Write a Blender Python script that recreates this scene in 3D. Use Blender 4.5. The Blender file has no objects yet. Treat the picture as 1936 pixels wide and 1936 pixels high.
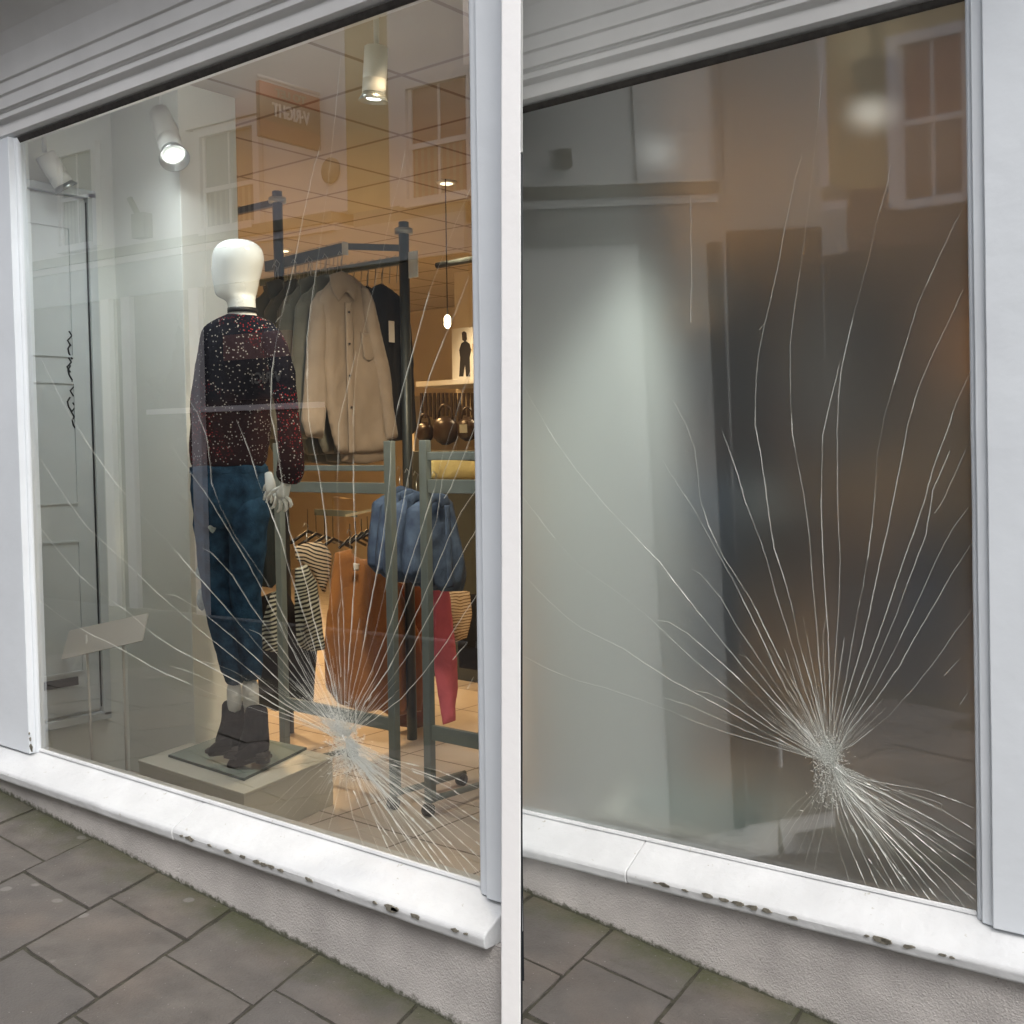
import bpy, bmesh, math, random
from mathutils import Vector, Matrix, noise
R = math.radians
random.seed(7)
# ------------------------------------------------------------------ camera geometry
CX = CY = 968.0; FL = 2150.0          # measured on the 1936 px picture
def vdot(a, b): return a.dot(b)
class Bay:
    """a shop window: local axes u (along it, to the right), w (into the shop), v (up)"""
    def __init__(s, hvp, edge, H, ct, cb):
        f = FL; hx, hy = hvp[0]-CX, hvp[1]-CY; x0, y0, k = edge
        Vy = (-f*f-hx*(x0-k*y0-CX)+hy*CY)/(hx*k+hy); Vx = x0+k*(Vy-y0)
        s.U = -Vector((hx, hy, f)).normalized(); s.V = -Vector((Vx-CX, Vy-CY, f)).normalized()
        s.W = s.U.cross(s.V)
        if s.W.z < 0: s.W = -s.W
        A = s.ray(*ct); B = s.ray(*cb); A = A/s.W.dot(A); B = B/s.W.dot(B)
        s.d = H/s.V.dot(A-B); s.O = B*s.d
        s.cam = Vector((-s.O.dot(s.U), -s.O.dot(s.W), -s.O.dot(s.V)))
    def ray(s, px, py): return Vector((px-CX, py-CY, FL))
    def dirl(s, px, py):
        r = s.ray(px, py); return Vector((s.U.dot(r), s.W.dot(r), s.V.dot(r)))
    def at(s, px, py, w=0.0):
        r = s.dirl(px, py); return s.cam + r*((w-s.cam.y)/r.y)
    def onu(s, px, py, u):
        r = s.dirl(px, py); return s.cam + r*((u-s.cam.x)/r.x)
    def onv(s, px, py, v):
        r = s.dirl(px, py); return s.cam + r*((v-s.cam.z)/r.z)
    def pix(s, p):
        X = s.O + s.U*p[0] + s.W*p[1] + s.V*p[2]; return CX+FL*X.x/X.z, CY+FL*X.y/X.z
B1 = Bay((-1675, 883), (904, 900, .0133), 2.35, (892, -49), (914, 1677))
B2 = Bay((-1758, 915), (1840, 950, .0136), 2.35, (1827, -13), (1850, 1731))
A1 = Matrix((B1.U, B1.W, B1.V)); A2 = Matrix((B2.U, B2.W, B2.V))
B1.F = Matrix.Identity(4)
B2.F = Matrix.Translation(A1 @ (B2.O-B1.O)) @ (A1 @ A2.transposed()).to_4x4()

sc = bpy.context.scene; C = sc.collection
cd = bpy.data.cameras.new('camera'); cam = bpy.data.objects.new('camera', cd); C.objects.link(cam); sc.camera = cam
cd.sensor_width = 36; cd.lens = FL/1936*36; cd.clip_start = .05; cd.clip_end = 300
m = Matrix.Identity(4)
for j, (vec) in enumerate((A1.col[0], -A1.col[1], -A1.col[2])):
    for i in range(3): m[i][j] = vec[i]
for i in range(3): m[i][3] = B1.cam[i]
cam.matrix_world = m
# ------------------------------------------------------------------ light
SUN_EL, SUN_AZ = 50, 132        # azimuth in plan, the sun stands high over the street
wd = bpy.data.worlds.new('World'); sc.world = wd; wd.use_nodes = True
nt = wd.node_tree; bg = nt.nodes['Background']; sky = nt.nodes.new('ShaderNodeTexSky')
sky.sky_type = 'NISHITA'; sky.sun_disc = False; sky.sun_elevation = R(SUN_EL); sky.sun_rotation = R(SUN_AZ)
sky.air_density = 1.0; sky.dust_density = 4.0; sky.ozone_density = 1.0
hs = nt.nodes.new('ShaderNodeHueSaturation'); hs.inputs['Saturation'].default_value = .45; nt.links.new(sky.outputs[0], hs.inputs['Color']); nt.links.new(hs.outputs[0], bg.inputs[0]); bg.inputs[1].default_value = .15
sl = bpy.data.lights.new('sun', 'SUN'); sl.energy = 0.6; sl.angle = R(25); sl.color = (1, .97, .93)
so = bpy.data.objects.new('sun', sl); C.objects.link(so)
sd = Vector((math.sin(R(SUN_AZ))*math.cos(R(SUN_EL)), math.cos(R(SUN_AZ))*math.cos(R(SUN_EL)), math.sin(R(SUN_EL))))
so.rotation_euler = sd.to_track_quat('Z', 'Y').to_euler(); so.location = (0, -3, 9)
sc.view_settings.view_transform = 'Standard'; sc.view_settings.look = 'None'
sc.view_settings.exposure = 0.9; sc.view_settings.gamma = 1
sc.render.engine = 'CYCLES'; sc.render.resolution_x = sc.render.resolution_y = 1024
sc.cycles.max_bounces = 10; sc.cycles.transparent_max_bounces = 16
# ------------------------------------------------------------------ materials
MATS = {}
def mat(name, col, rough=.6, var=.12, scale=8, bump=0, bscale=60, metal=0, spec=.4, col2=None, sheen=0, trans=0, detail=4):
    if name in MATS: return MATS[name]
    m = bpy.data.materials.new(name); m.use_nodes = True; n = m.node_tree; b = n.nodes['Principled BSDF']
    b.inputs['Roughness'].default_value = rough; b.inputs['Metallic'].default_value = metal
    b.inputs['Specular IOR Level'].default_value = spec
    if sheen: b.inputs['Sheen Weight'].default_value = sheen
    tc = n.nodes.new('ShaderNodeTexCoord')
    nz = n.nodes.new('ShaderNodeTexNoise'); nz.inputs['Scale'].default_value = scale; nz.inputs['Detail'].default_value = detail
    n.links.new(tc.outputs['Object'], nz.inputs['Vector'])
    rp = n.nodes.new('ShaderNodeValToRGB'); rp.color_ramp.elements[0].position = .3; rp.color_ramp.elements[1].position = .7
    c2 = col2 or [c*(1-var) for c in col]
    rp.color_ramp.elements[0].color = (*c2, 1); rp.color_ramp.elements[1].color = (*[min(1, c*(1+var*.4)) for c in col], 1)
    n.links.new(nz.outputs['Fac'], rp.inputs[0]); n.links.new(rp.outputs[0], b.inputs['Base Color'])
    if bump:
        n2 = n.nodes.new('ShaderNodeTexNoise'); n2.inputs['Scale'].default_value = bscale; n2.inputs['Detail'].default_value = 5
        n.links.new(tc.outputs['Object'], n2.inputs['Vector'])
        bp = n.nodes.new('ShaderNodeBump'); bp.inputs['Strength'].default_value = bump; bp.inputs['Distance'].default_value = .01
        n.links.new(n2.outputs['Fac'], bp.inputs['Height']); n.links.new(bp.outputs[0], b.inputs['Normal'])
    MATS[name] = m; return m
def nodes(m): return m.node_tree.nodes, m.node_tree.links
def mixcol(n, l, fac, a, b):
    x = n.new('ShaderNodeMix'); x.data_type = 'RGBA'
    l.new(fac, x.inputs[0])
    for s, i in ((a, 6), (b, 7)):
        if isinstance(s, (tuple, list)): x.inputs[i].default_value = (*s, 1)
        else: l.new(s, x.inputs[i])
    return x.outputs[2]
def maprange(n, l, src, a, b, c=0, d=1):
    x = n.new('ShaderNodeMapRange'); l.new(src, x.inputs[0])
    for i, q in enumerate((a, b, c, d)): x.inputs[i+1].default_value = q
    return x.outputs[0]
def math2(n, l, op, a, b):
    x = n.new('ShaderNodeMath'); x.operation = op
    for i, s in enumerate((a, b)):
        if isinstance(s, (int, float)): x.inputs[i].default_value = s
        else: l.new(s, x.inputs[i])
    return x.outputs[0]
def texn(n, l, kind, scale, vec=None, **kw):
    t = n.new('ShaderNodeTex'+kind); t.inputs['Scale'].default_value = scale
    for k, v in kw.items(): t.inputs[k].default_value = v
    if vec is None:
        tc = n.new('ShaderNodeTexCoord'); vec = tc.outputs['Object']
    l.new(vec, t.inputs['Vector']); return t

white_paint = mat('white_gloss_paint', (.55, .565, .575), .5, .12, 5, .35, 30)
def weather(m, amount, scale, col):
    """thin dirt specks worn into a paint"""
    n, l = nodes(m); b = n['Principled BSDF']; src = b.inputs['Base Color'].links[0].from_socket
    t = texn(n, l, 'Noise', scale, Detail=8, Roughness=.7)
    f = maprange(n, l, t.outputs['Fac'], 1-amount, 1-amount+.04)
    l.new(mixcol(n, l, f, src, col), b.inputs['Base Color'])
weather(white_paint, .355, 34, (.36, .35, .31))
post_paint = mat('post_paint', (.62, .66, .70), .45, .05, 4, .15, 18)
fascia_paint = mat('fascia_paint', (.73, .73, .72), .5, .08, 4, .12, 14)
pier_paint = mat('pier_paint', (.88, .88, .88), .6, .02, 3, .1, 40)
bare_wood = mat('bare_wood', (.17, .16, .13), .9, .5, 90)
dark_putty = mat('dark_putty', (.05, .045, .04), .8, .4, 40)
plinth_mat = mat('rendered_plinth', (.45, .43, .415), .9, .25, 5, .5, 190)
def plinth_dirt_shade():
    n, l = nodes(plinth_mat); b = n['Principled BSDF']; src = b.inputs['Base Color'].links[0].from_socket
    a = n.new('ShaderNodeAttribute'); a.attribute_name = 'edge'  # edge holds ground dirt and the shade painted under the sill
    t = texn(n, l, 'Noise', 45, Detail=8, Roughness=.75)
    f = math2(n, l, 'ADD', a.outputs['Fac'], t.outputs['Fac'])
    f = maprange(n, l, f, .98, 1.22)
    c = mixcol(n, l, f, src, (.07, .072, .05))
    t2 = texn(n, l, 'Voronoi', 60); f2 = maprange(n, l, t2.outputs['Distance'], .13, .09)
    t3 = texn(n, l, 'Noise', 9); f2 = math2(n, l, 'MULTIPLY', f2, maprange(n, l, t3.outputs['Fac'], .42, .58, 0, .85))
    l.new(mixcol(n, l, f2, c, (.16, .15, .13)), b.inputs['Base Color'])
plinth_dirt_shade()
slab_mat = mat('paving_slab', (.112, .100, .089), .85, .36, 9, .5, 120, detail=8)
def slab_moss():
    n, l = nodes(slab_mat); b = n['Principled BSDF']; src = b.inputs['Base Color'].links[0].from_socket
    ob = n.new('ShaderNodeAttribute'); ob.attribute_name = 'tone'
    c = mixcol(n, l, ob.outputs['Fac'], src, (.085, .08, .077))
    a = n.new('ShaderNodeAttribute'); a.attribute_name = 'edge'
    t = texn(n, l, 'Noise', 11, Detail=8, Roughness=.65)
    f = maprange(n, l, math2(n, l, 'ADD', a.outputs['Fac'], t.outputs['Fac']), .68, 1.25, 0, .75)
    c = mixcol(n, l, f, c, (.052, .058, .022))
    t2 = texn(n, l, 'Noise', 60, Detail=6); f2 = maprange(n, l, t2.outputs['Fac'], .58, .72, 0, .55)
    c = mixcol(n, l, f2, c, (.09, .085, .08))
    t4 = texn(n, l, 'Noise', 3.3, Detail=3); f4 = maprange(n, l, t4.outputs['Fac'], .5, .75, 0, .5)
    c = mixcol(n, l, f4, c, (.15, .12, .10))
    t3 = texn(n, l, 'Voronoi', 34); f3 = maprange(n, l, t3.outputs['Distance'], .075, .05, 0, .5)
    l.new(mixcol(n, l, f3, c, (.30, .29, .28)), b.inputs['Base Color'])
    c = b.inputs['Base Color'].links[0].from_socket; t5 = texn(n, l, 'Voronoi', 4.2); f5 = maprange(n, l, t5.outputs['Distance'], .085, .065, 0, .6)
    l.new(mixcol(n, l, f5, c, (.19, .18, .17)), b.inputs['Base Color'])
    c = b.inputs['Base Color'].links[0].from_socket; t6 = texn(n, l, 'Noise', 2.1, Detail=5); f6 = maprange(n, l, t6.outputs['Fac'], .52, .68, 0, .55)
    l.new(mixcol(n, l, f6, c, (.062, .056, .05)), b.inputs['Base Color'])
slab_moss()
joint_mat = mat('joint_dirt', (.045, .042, .03), .95, .5, 30, .5, 90)
asphalt = mat('asphalt', (.055, .055, .056), .9, .2, 30, .5, 200)
chrome = mat('brushed_steel', (.42, .45, .45), .32, .1, 20, metal=.85)
rack_grey = mat('rack_grey_paint', (.17, .21, .215), .42, .1, 10, metal=.3)
rack_dark = mat('rack_dark_metal', (.05, .06, .062), .4, .1, 10, metal=.5)
lamp_white = mat('lamp_white', (.74, .75, .72), .35, .03, 5)
black_rub = mat('black_rubber', (.012, .012, .012), .5, .2, 30)
black_pl = mat('black_plastic', (.01, .009, .009), .35, .2, 30)
cream_panel = mat('cream_display_paint', (.62, .61, .54), .5, .05, 4, .05, 30)
room_white = mat('shop_wall_white', (.80, .82, .78), .8, .05, 2, .06, 50)
room_cream = mat('shop_wall_cream', (.60, .52, .40), .8, .06, 2)
door_mat = mat('door_white', (.62, .66, .67), .5, .06, 5)
skin_plastic = mat('mannequin_plastic', (.70, .73, .72), .22, .03, 3, spec=.5)
denim = mat('denim', (.022, .062, .115), .9, .5, 22, .5, 160, spec=.1, col2=(.007, .022, .048))
denim_light = mat('denim_light', (.065, .11, .20), .85, .35, 18, .4, 160, col2=(.03, .055, .12))
sock_mat = mat('sock_white', (.72, .74, .74), .9, .05, 30, .4, 120)
boot_mat = mat('boot_suede', (.006, .007, .010), .75, .3, 30, .4, 90, spec=.15)
pale_skin = mat('torn_denim_threads', (.42, .50, .52), .9, .3, 60, .4, 140)
taupe = mat('taupe_cloth', (.27, .225, .18), .9, .14, 9, .12, 260, sheen=.2)
taupe_grey = mat('taupe_grey_cloth', (.15, .15, .125), .9, .2, 9, .12, 260, sheen=.2)
dark_cloth = mat('dark_cloth', (.016, .018, .022), .9, .3, 12, .3, 90)
green_cloth = mat('dark_green_cloth', (.012, .022, .026), .9, .3, 12, .3, 90)
mustard = mat('rust_cloth', (.30, .125, .032), .9, .2, 7, .4, 60, sheen=.3)
rust = mat('dark_rust_cloth', (.16, .05, .018), .9, .2, 7, .4, 60)
pinkc = mat('pink_cloth', (.62, .15, .24), .85, .15, 9, .3, 60)
beige = mat('beige_cloth', (.55, .42, .26), .9, .15, 9, .3, 60)
yellowc = mat('yellow_cloth', (.5, .42, .18), .9, .15, 9, .3, 60)
bag_leather = mat('bag_leather', (.035, .02, .012), .3, .3, 20, .2, 60)
card = mat('white_card', (.75, .74, .70), .6, .03, 5)
card_shade = mat('board_card', (.60, .57, .53), .7, .03, 5)
ink = mat('print_ink', (.02, .016, .015), .6, .1, 5)
opp_white = mat('opposite_white_render', (.70, .64, .63), .85, .06, 1.2, .1, 20)
opp_yellow = mat('opposite_ochre_render', (.46, .36, .19), .85, .06, 1.2)
opp_grey = mat('opposite_grey_render', (.40, .41, .40), .85, .06, 1.2)
opp_olive = mat('opposite_lead_ledge', (.26, .24, .19), .8, .1, 3)
opp_dark = mat('opposite_shop_glass', (.015, .017, .02), .25, .2, 2)
opp_pane = mat('opposite_window_pane', (.16, .14, .13), .25, .2, 3, spec=.6)
opp_red = mat('opposite_red_pane', (.26, .11, .09), .4, .2, 3)
curtain = mat('opposite_net_curtain', (.30, .28, .24), .9, .3, 14)
sign_red = mat('sign_red', (.42, .09, .06), .6, .1, 5); sign_brown = mat('sign_brown', (.16, .10, .08), .6, .1, 5); sign_dark = mat('sign_dark_red', (.22, .09, .07), .6, .1, 5)
def striped(name, a, b, period, duty=.45, axis=2, tilt=.0):
    m = mat(name, a, .9, .1, 9, .3, 60); n, l = nodes(m); bs = n['Principled BSDF']
    tc = n.new('ShaderNodeTexCoord'); sp = n.new('ShaderNodeSeparateXYZ'); l.new(tc.outputs['Object'], sp.inputs[0])
    wv = texn(n, l, 'Noise', 6); off = maprange(n, l, wv.outputs['Fac'], .3, .7, -.012, .012)
    z = math2(n, l, 'ADD', sp.outputs[axis], off)
    z = math2(n, l, 'ADD', z, math2(n, l, 'MULTIPLY', sp.outputs[1], tilt))
    fr = n.new('ShaderNodeMath'); fr.operation = 'FRACT'; l.new(math2(n, l, 'DIVIDE', z, period), fr.inputs[0])
    st = math2(n, l, 'LESS_THAN', fr.outputs[0], duty)
    l.new(mixcol(n, l, st, a, b), bs.inputs['Base Color']); return m
stripe_warm = striped('striped_jersey', (.55, .47, .36), (.02, .02, .02), .016, .42, 2, .25)
stripe_cool = striped('striped_jersey_cool', (.42, .44, .38), (.018, .02, .022), .018, .5, 2, -.2)
stripe_thin = striped('striped_tee', (.58, .48, .34), (.20, .13, .07), .014, .35)
slot_mat = striped('slotted_strip', (.40, .36, .26), (.02, .02, .02), .043, .45)
def flecked():
    m = mat('flecked_black_knit', (.012, .012, .018), .95, .2, 9, .3, 70, spec=.08); n, l = nodes(m); b = n['Principled BSDF']
    tc = n.new('ShaderNodeTexCoord'); sp = n.new('ShaderNodeSeparateXYZ'); l.new(tc.outputs['Object'], sp.inputs[0])
    z = sp.outputs[2]
    nz = texn(n, l, 'Noise', 7, Detail=3)
    # a reddish band at the chest and a reddish lower half knitted into the cloth
    lo = maprange(n, l, math2(n, l, 'ADD', z, math2(n, l, 'MULTIPLY', nz.outputs['Fac'], .12)), 1.44, 1.36, 0, 1)
    base = mixcol(n, l, math2(n, l, 'MULTIPLY', lo, .75), (.007, .007, .012), (.034, .013, .012))
    t = texn(n, l, 'Voronoi', 105); red = maprange(n, l, t.outputs['Distance'], .30, .24)
    sel = texn(n, l, 'Noise', 5, Detail=2)
    redf = math2(n, l, 'MULTIPLY', red, maprange(n, l, sel.outputs['Fac'], .5, .6))
    c = mixcol(n, l, redf, base, (.30, .025, .03))
    t2 = texn(n, l, 'Voronoi', 78); wf = maprange(n, l, t2.outputs['Distance'], .24, .16)
    c = mixcol(n, l, wf, c, (.42, .40, .38)); l.new(c, b.inputs['Base Color']); return m
fleck = flecked()
def emit(name, col, s):
    m = bpy.data.materials.new(name); m.use_nodes = True; n, l = nodes(m); n.remove(n['Principled BSDF'])
    e = n.new('ShaderNodeEmission'); e.inputs[0].default_value = (*col, 1); e.inputs[1].default_value = s
    l.new(e.outputs[0], n['Material Output'].inputs[0]); return m
lamp_glow = emit('lamp_glow', (1, .96, .88), 5.5)
warm_glow = emit('warm_glow', (1, .82, .55), 9)
soft_glow = emit('soft_glow', (1, .8, .5), 2.0)
lamp_dim = emit('lamp_dim', (1, 1, .96), .7)
cool_glow = emit('cool_glow', (.85, .95, 1), 3)
def glass_clear():
    m = bpy.data.materials.new('window_glass'); m.use_nodes = True; n, l = nodes(m); n.remove(n['Principled BSDF'])
    t = n.new('ShaderNodeBsdfTransparent'); t.inputs[0].default_value = (.90, .93, .91, 1)
    g = n.new('ShaderNodeBsdfGlossy'); g.inputs['Roughness'].default_value = 0; g.inputs[0].default_value = (1, 1, 1, 1)
    f = n.new('ShaderNodeFresnel'); f.inputs[0].default_value = 2.8
    x = n.new('ShaderNodeMixShader'); l.new(f.outputs[0], x.inputs[0]); l.new(t.outputs[0], x.inputs[1]); l.new(g.outputs[0], x.inputs[2])
    l.new(x.outputs[0], n['Material Output'].inputs[0]); return m
def glass_hazed():
    m = bpy.data.materials.new('hazed_glass'); m.use_nodes = True; n, l = nodes(m); n.remove(n['Principled BSDF'])
    t = n.new('ShaderNodeBsdfRefraction'); t.inputs[0].default_value = (.9, .93, .91, 1); t.inputs['IOR'].default_value = 1.45
    t.inputs['Roughness'].default_value = .46  # roughness stands in for an out-of-focus view of the shop
    g = n.new('ShaderNodeBsdfGlossy'); g.inputs['Roughness'].default_value = .03; g.inputs[0].default_value = (1, 1, 1, 1)
    f = n.new('ShaderNodeFresnel'); f.inputs[0].default_value = 2.8
    df = n.new('ShaderNodeBsdfDiffuse'); df.inputs[0].default_value = (.8, .84, .82, 1); y = n.new('ShaderNodeMixShader'); y.inputs[0].default_value = .06  # diffuse share puts a pale haze into the pane
    l.new(t.outputs[0], y.inputs[1]); l.new(df.outputs[0], y.inputs[2])
    x = n.new('ShaderNodeMixShader'); l.new(f.outputs[0], x.inputs[0]); l.new(y.outputs[0], x.inputs[1]); l.new(g.outputs[0], x.inputs[2])
    l.new(x.outputs[0], n['Material Output'].inputs[0]); return m
def glass_back():
    m = bpy.data.materials.new('hazed_glass_inner'); m.use_nodes = True; n, l = nodes(m); n.remove(n['Principled BSDF'])
    t = n.new('ShaderNodeBsdfRefraction'); t.inputs[0].default_value = (1, 1, 1, 1); t.inputs['IOR'].default_value = 1.45
    t.inputs['Roughness'].default_value = 0
    l.new(t.outputs[0], n['Material Output'].inputs[0]); return m
glass1 = glass_clear(); glass2 = glass_hazed(); glass2b = glass_back()
def crack_m():
    m = bpy.data.materials.new('crack_facets'); m.use_nodes = True; n, l = nodes(m); b = n['Principled BSDF']
    b.inputs['Base Color'].default_value = (.60, .63, .60, 1); b.inputs['Roughness'].default_value = .2
    b.inputs['Specular IOR Level'].default_value = .8
    tr = n.new('ShaderNodeBsdfTranslucent'); tr.inputs[0].default_value = (.85, .85, .82, 1)
    x = n.new('ShaderNodeMixShader'); x.inputs[0].default_value = .6
    l.new(b.outputs[0], x.inputs[1]); l.new(tr.outputs[0], x.inputs[2]); l.new(x.outputs[0], n['Material Output'].inputs[0]); return m
crack_mat = crack_m()
# ------------------------------------------------------------------ building helpers
def tag(o, label=None, cat=None, group=None, kind=None):
    if label: o['label'] = label
    if cat: o['category'] = cat
    if group: o['group'] = group
    if kind: o['kind'] = kind
    return o
def T(bay, name, base, label, cat, group=None, kind=None):
    o = bpy.data.objects.new(name, None); C.objects.link(o); o.empty_display_size = .05
    o.matrix_world = bay.F @ Matrix.Translation(Vector(base)); tag(o, label, cat, group, kind)
    o['_b'] = tuple(base); return o
class MB:
    def __init__(s): s.v = []; s.f = []; s.sm = []
    def add(s, vs, fs, smooth=False):
        k = len(s.v); s.v += [tuple(x) for x in vs]; s.f += [tuple(i+k for i in f) for f in fs]; s.sm += [smooth]*len(fs); return s
    def box(s, a, b):
        x0, x1 = sorted((a[0], b[0])); y0, y1 = sorted((a[1], b[1])); z0, z1 = sorted((a[2], b[2]))
        v = [(x, y, z) for z in (z0, z1) for y in (y0, y1) for x in (x0, x1)]
        return s.add(v, [(0, 2, 3, 1), (4, 5, 7, 6), (0, 1, 5, 4), (2, 6, 7, 3), (0, 4, 6, 2), (1, 3, 7, 5)])
    def hexa(s, bot, top):
        n = len(bot); v = list(bot)+list(top)
        return s.add(v, [tuple(range(n-1, -1, -1)), tuple(range(n, 2*n))]+[(i, (i+1) % n, n+(i+1) % n, n+i) for i in range(n)])
    def loft(s, rings, cap=True, smooth=True):
        n = len(rings[0]); v = [p for r in rings for p in r]; f = []
        for i in range(len(rings)-1):
            for j in range(n): f.append((i*n+j, i*n+(j+1) % n, (i+1)*n+(j+1) % n, (i+1)*n+j))
        if cap: f.append(tuple(range(n-1, -1, -1))); f.append(tuple(range((len(rings)-1)*n, len(rings)*n)))
        return s.add(v, f, smooth)
    def tube(s, pts, rad, n=8, cap=True):
        pts = [Vector(p) for p in pts]; rings = []
        if isinstance(rad, (int, float)): rad = [rad]*len(pts)
        up = None
        for i, p in enumerate(pts):
            d = (pts[min(i+1, len(pts)-1)]-pts[max(i-1, 0)]).normalized()
            if up is None: up = Vector((0, 0, 1)) if abs(d.z) < .9 else Vector((1, 0, 0))
            a = d.cross(up).normalized(); b = a.cross(d).normalized(); up = b
            rings.append([p+(a*math.cos(2*math.pi*k/n)+b*math.sin(2*math.pi*k/n))*rad[i] for k in range(n)])
        return s.loft(rings, cap)
    def sweep(s, prof, u0, u1, closed=True):
        """profile of (w, v) points swept along u; u0/u1 may be functions of v"""
        f0 = u0 if callable(u0) else (lambda v, w=0: u0); f1 = u1 if callable(u1) else (lambda v, w=0: u1)
        n = len(prof); v = [(f0(q, w), w, q) for w, q in prof]+[(f1(q, w), w, q) for w, q in prof]
        fs = [(i, (i+1) % n, n+(i+1) % n, n+i) for i in range(n if closed else n-1)]
        if closed: fs += [tuple(range(n-1, -1, -1)), tuple(range(n, 2*n))]
        return s.add(v, fs)
    def build(s, name, m, parent=None, bay=B1, label=None, cat=None, group=None, kind=None, bevel=0, sub=0, base=None, noise_amt=0, noise_sc=8):
        if parent is not None: base = Vector(parent['_b'])
        if base is None:
            if kind == 'structure': base = Vector((0, 0, 0))
            else:
                xs, ys, zs = zip(*s.v); base = Vector((sum(xs)/len(xs), sum(ys)/len(ys), min(zs)))
        me = bpy.data.meshes.new(name); vs = [Vector(p)-base for p in s.v]; me.from_pydata(vs, [], s.f); me.update()
        for p, q in zip(me.polygons, s.sm): p.use_smooth = q
        if len(s.f) < 60000:
            bm = bmesh.new(); bm.from_mesh(me)
            if sub or noise_amt: bmesh.ops.remove_doubles(bm, verts=bm.verts, dist=1e-5)
            bmesh.ops.recalc_face_normals(bm, faces=bm.faces); bm.to_mesh(me); bm.free()
        me.materials.append(m)
        o = bpy.data.objects.new(name, me); C.objects.link(o)
        if parent is not None: o.parent = parent
        else: o.matrix_world = bay.F @ Matrix.Translation(base)
        o['_b'] = tuple(base)
        tag(o, label, cat, group, kind)
        if bevel:
            md = o.modifiers.new('bevel', 'BEVEL'); md.width = bevel; md.segments = 2; md.limit_method = 'ANGLE'
        if sub:
            md = o.modifiers.new('sub', 'SUBSURF'); md.levels = md.render_levels = sub
        if noise_amt:
            tx = bpy.data.textures.get('folds%g' % noise_sc) or bpy.data.textures.new('folds%g' % noise_sc, 'CLOUDS'); tx.noise_scale = noise_sc
            md = o.modifiers.new('folds', 'DISPLACE'); md.texture = tx; md.strength = noise_amt; md.mid_level = .5
        return o
def attr(o, name, fn):
    a = o.data.attributes.new(name, 'FLOAT', 'POINT'); b = Vector(o['_b'])
    for i, v in enumerate(o.data.vertices): a.data[i].value = fn(v.co+b)

# ------------------------------------------------------------------ the ground
def gz1(u): return -.345-.075*u if u > -3 else -.12
def gz2(u): return -.42-.128*u if u < .6 else -.42-.128*.6
def slabs(bay, gz, courses, u_lo, u_hi, w_lo, skew, cw, cl, offs, label):
    """rows of slabs running out from the wall; one sheet with gaps over a dark bed"""
    mb = MB(); tones = []
    k0 = int((u_lo-courses)/cw)-2; k1 = int((u_hi-courses)/cw)+2
    for k in range(k0, k1):
        o = offs[k % len(offs)]
        edges = [-.07]+[o-j*cl for j in range(12) if o-j*cl < -.1 and o-j*cl > w_lo]
        for a, b in zip(edges, edges[1:]):
            g = .006; dz = random.uniform(-.0025, .0025); tl = random.uniform(-.004, .004)
            def pt(kk, w, gg): 
                u = courses+kk*cw+skew*(-.15-w)+gg; return u
            tone = random.random()*.6; nx, ny = 8, 7; vs = []
            for iy in range(ny+1):
                for ix in range(nx+1):
                    w = a-g+(b-a+2*g)*iy/ny; u = pt(k, w, g)+(pt(k+1, w, -g)-pt(k, w, g))*ix/nx
                    e = (ix in (0, nx)) or (iy in (0, ny))
                    jit = random.uniform(-.0018, .0018) if e else 0
                    z = gz(u)+dz+tl*(ix/nx-.5)-(.004 if e else 0)+.0015*noise.noise(Vector((u*9, w*9, k)))
                    vs.append((u+jit, w+jit, z)); tones.append(tone)
            fs = [(iy*(nx+1)+ix, iy*(nx+1)+ix+1, (iy+1)*(nx+1)+ix+1, (iy+1)*(nx+1)+ix) for iy in range(ny) for ix in range(nx)]
            # skirt down the sides
            ring = [ix for ix in range(nx+1)]+[iy*(nx+1)+nx for iy in range(1, ny+1)]+[ny*(nx+1)+ix for ix in range(nx-1, -1, -1)]+[iy*(nx+1) for iy in range(ny-1, 0, -1)]
            base = len(vs)
            for r in ring: x = vs[r]; vs.append((x[0], x[1], x[2]-.02)); tones.append(tone)
            n = len(ring); fs += [(ring[i], ring[(i+1) % n], base+(i+1) % n, base+i) for i in range(n)]
            mb.add(vs, fs, False)
    me_b = mb.build('pavement', slab_mat, bay=bay, label=label, cat='pavement', kind='structure')
    a = me_b.data.attributes.new('tone', 'FLOAT', 'POINT')
    for i, t in enumerate(tones): a.data[i].value = t
    attr(me_b, 'edge', lambda p: max(0, 1-(-.08-p.y)/.2)*.8)
    bed = MB(); N = 24
    for i in range(N):
        a0 = u_lo-.6+(u_hi-u_lo+1.2)*i/N; a1 = u_lo-.6+(u_hi-u_lo+1.2)*(i+1)/N
        bed.add([(a0, -.02, gz(a0)-.008), (a1, -.02, gz(a1)-.008), (a1, w_lo-.1, gz(a1)-.008), (a0, w_lo-.1, gz(a0)-.008)], [(0, 1, 2, 3)])
    bed.build('pavement_bed', joint_mat, bay=bay, label='dark mossy joints between the slabs', cat='pavement', kind='structure')
slabs(B1, gz1, -1.748, -5.4, -.05, -1.75, .31, .40, .345, [-.39, -.30], 'grey stone paving slabs with mossy joints')
slabs(B2, gz2, -1.10, -2.3, .9, -1.4, .12, .32, .34, [-.29, -.41], 'grey stone paving slabs below the right window')
MB().add([(-150, 150, -.78), (150, 150, -.78), (150, -150, -.78), (-150, -150, -.78)], [(0, 1, 2, 3)]).build('ground', asphalt, label='dark asphalt street', cat='street', kind='structure')
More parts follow.
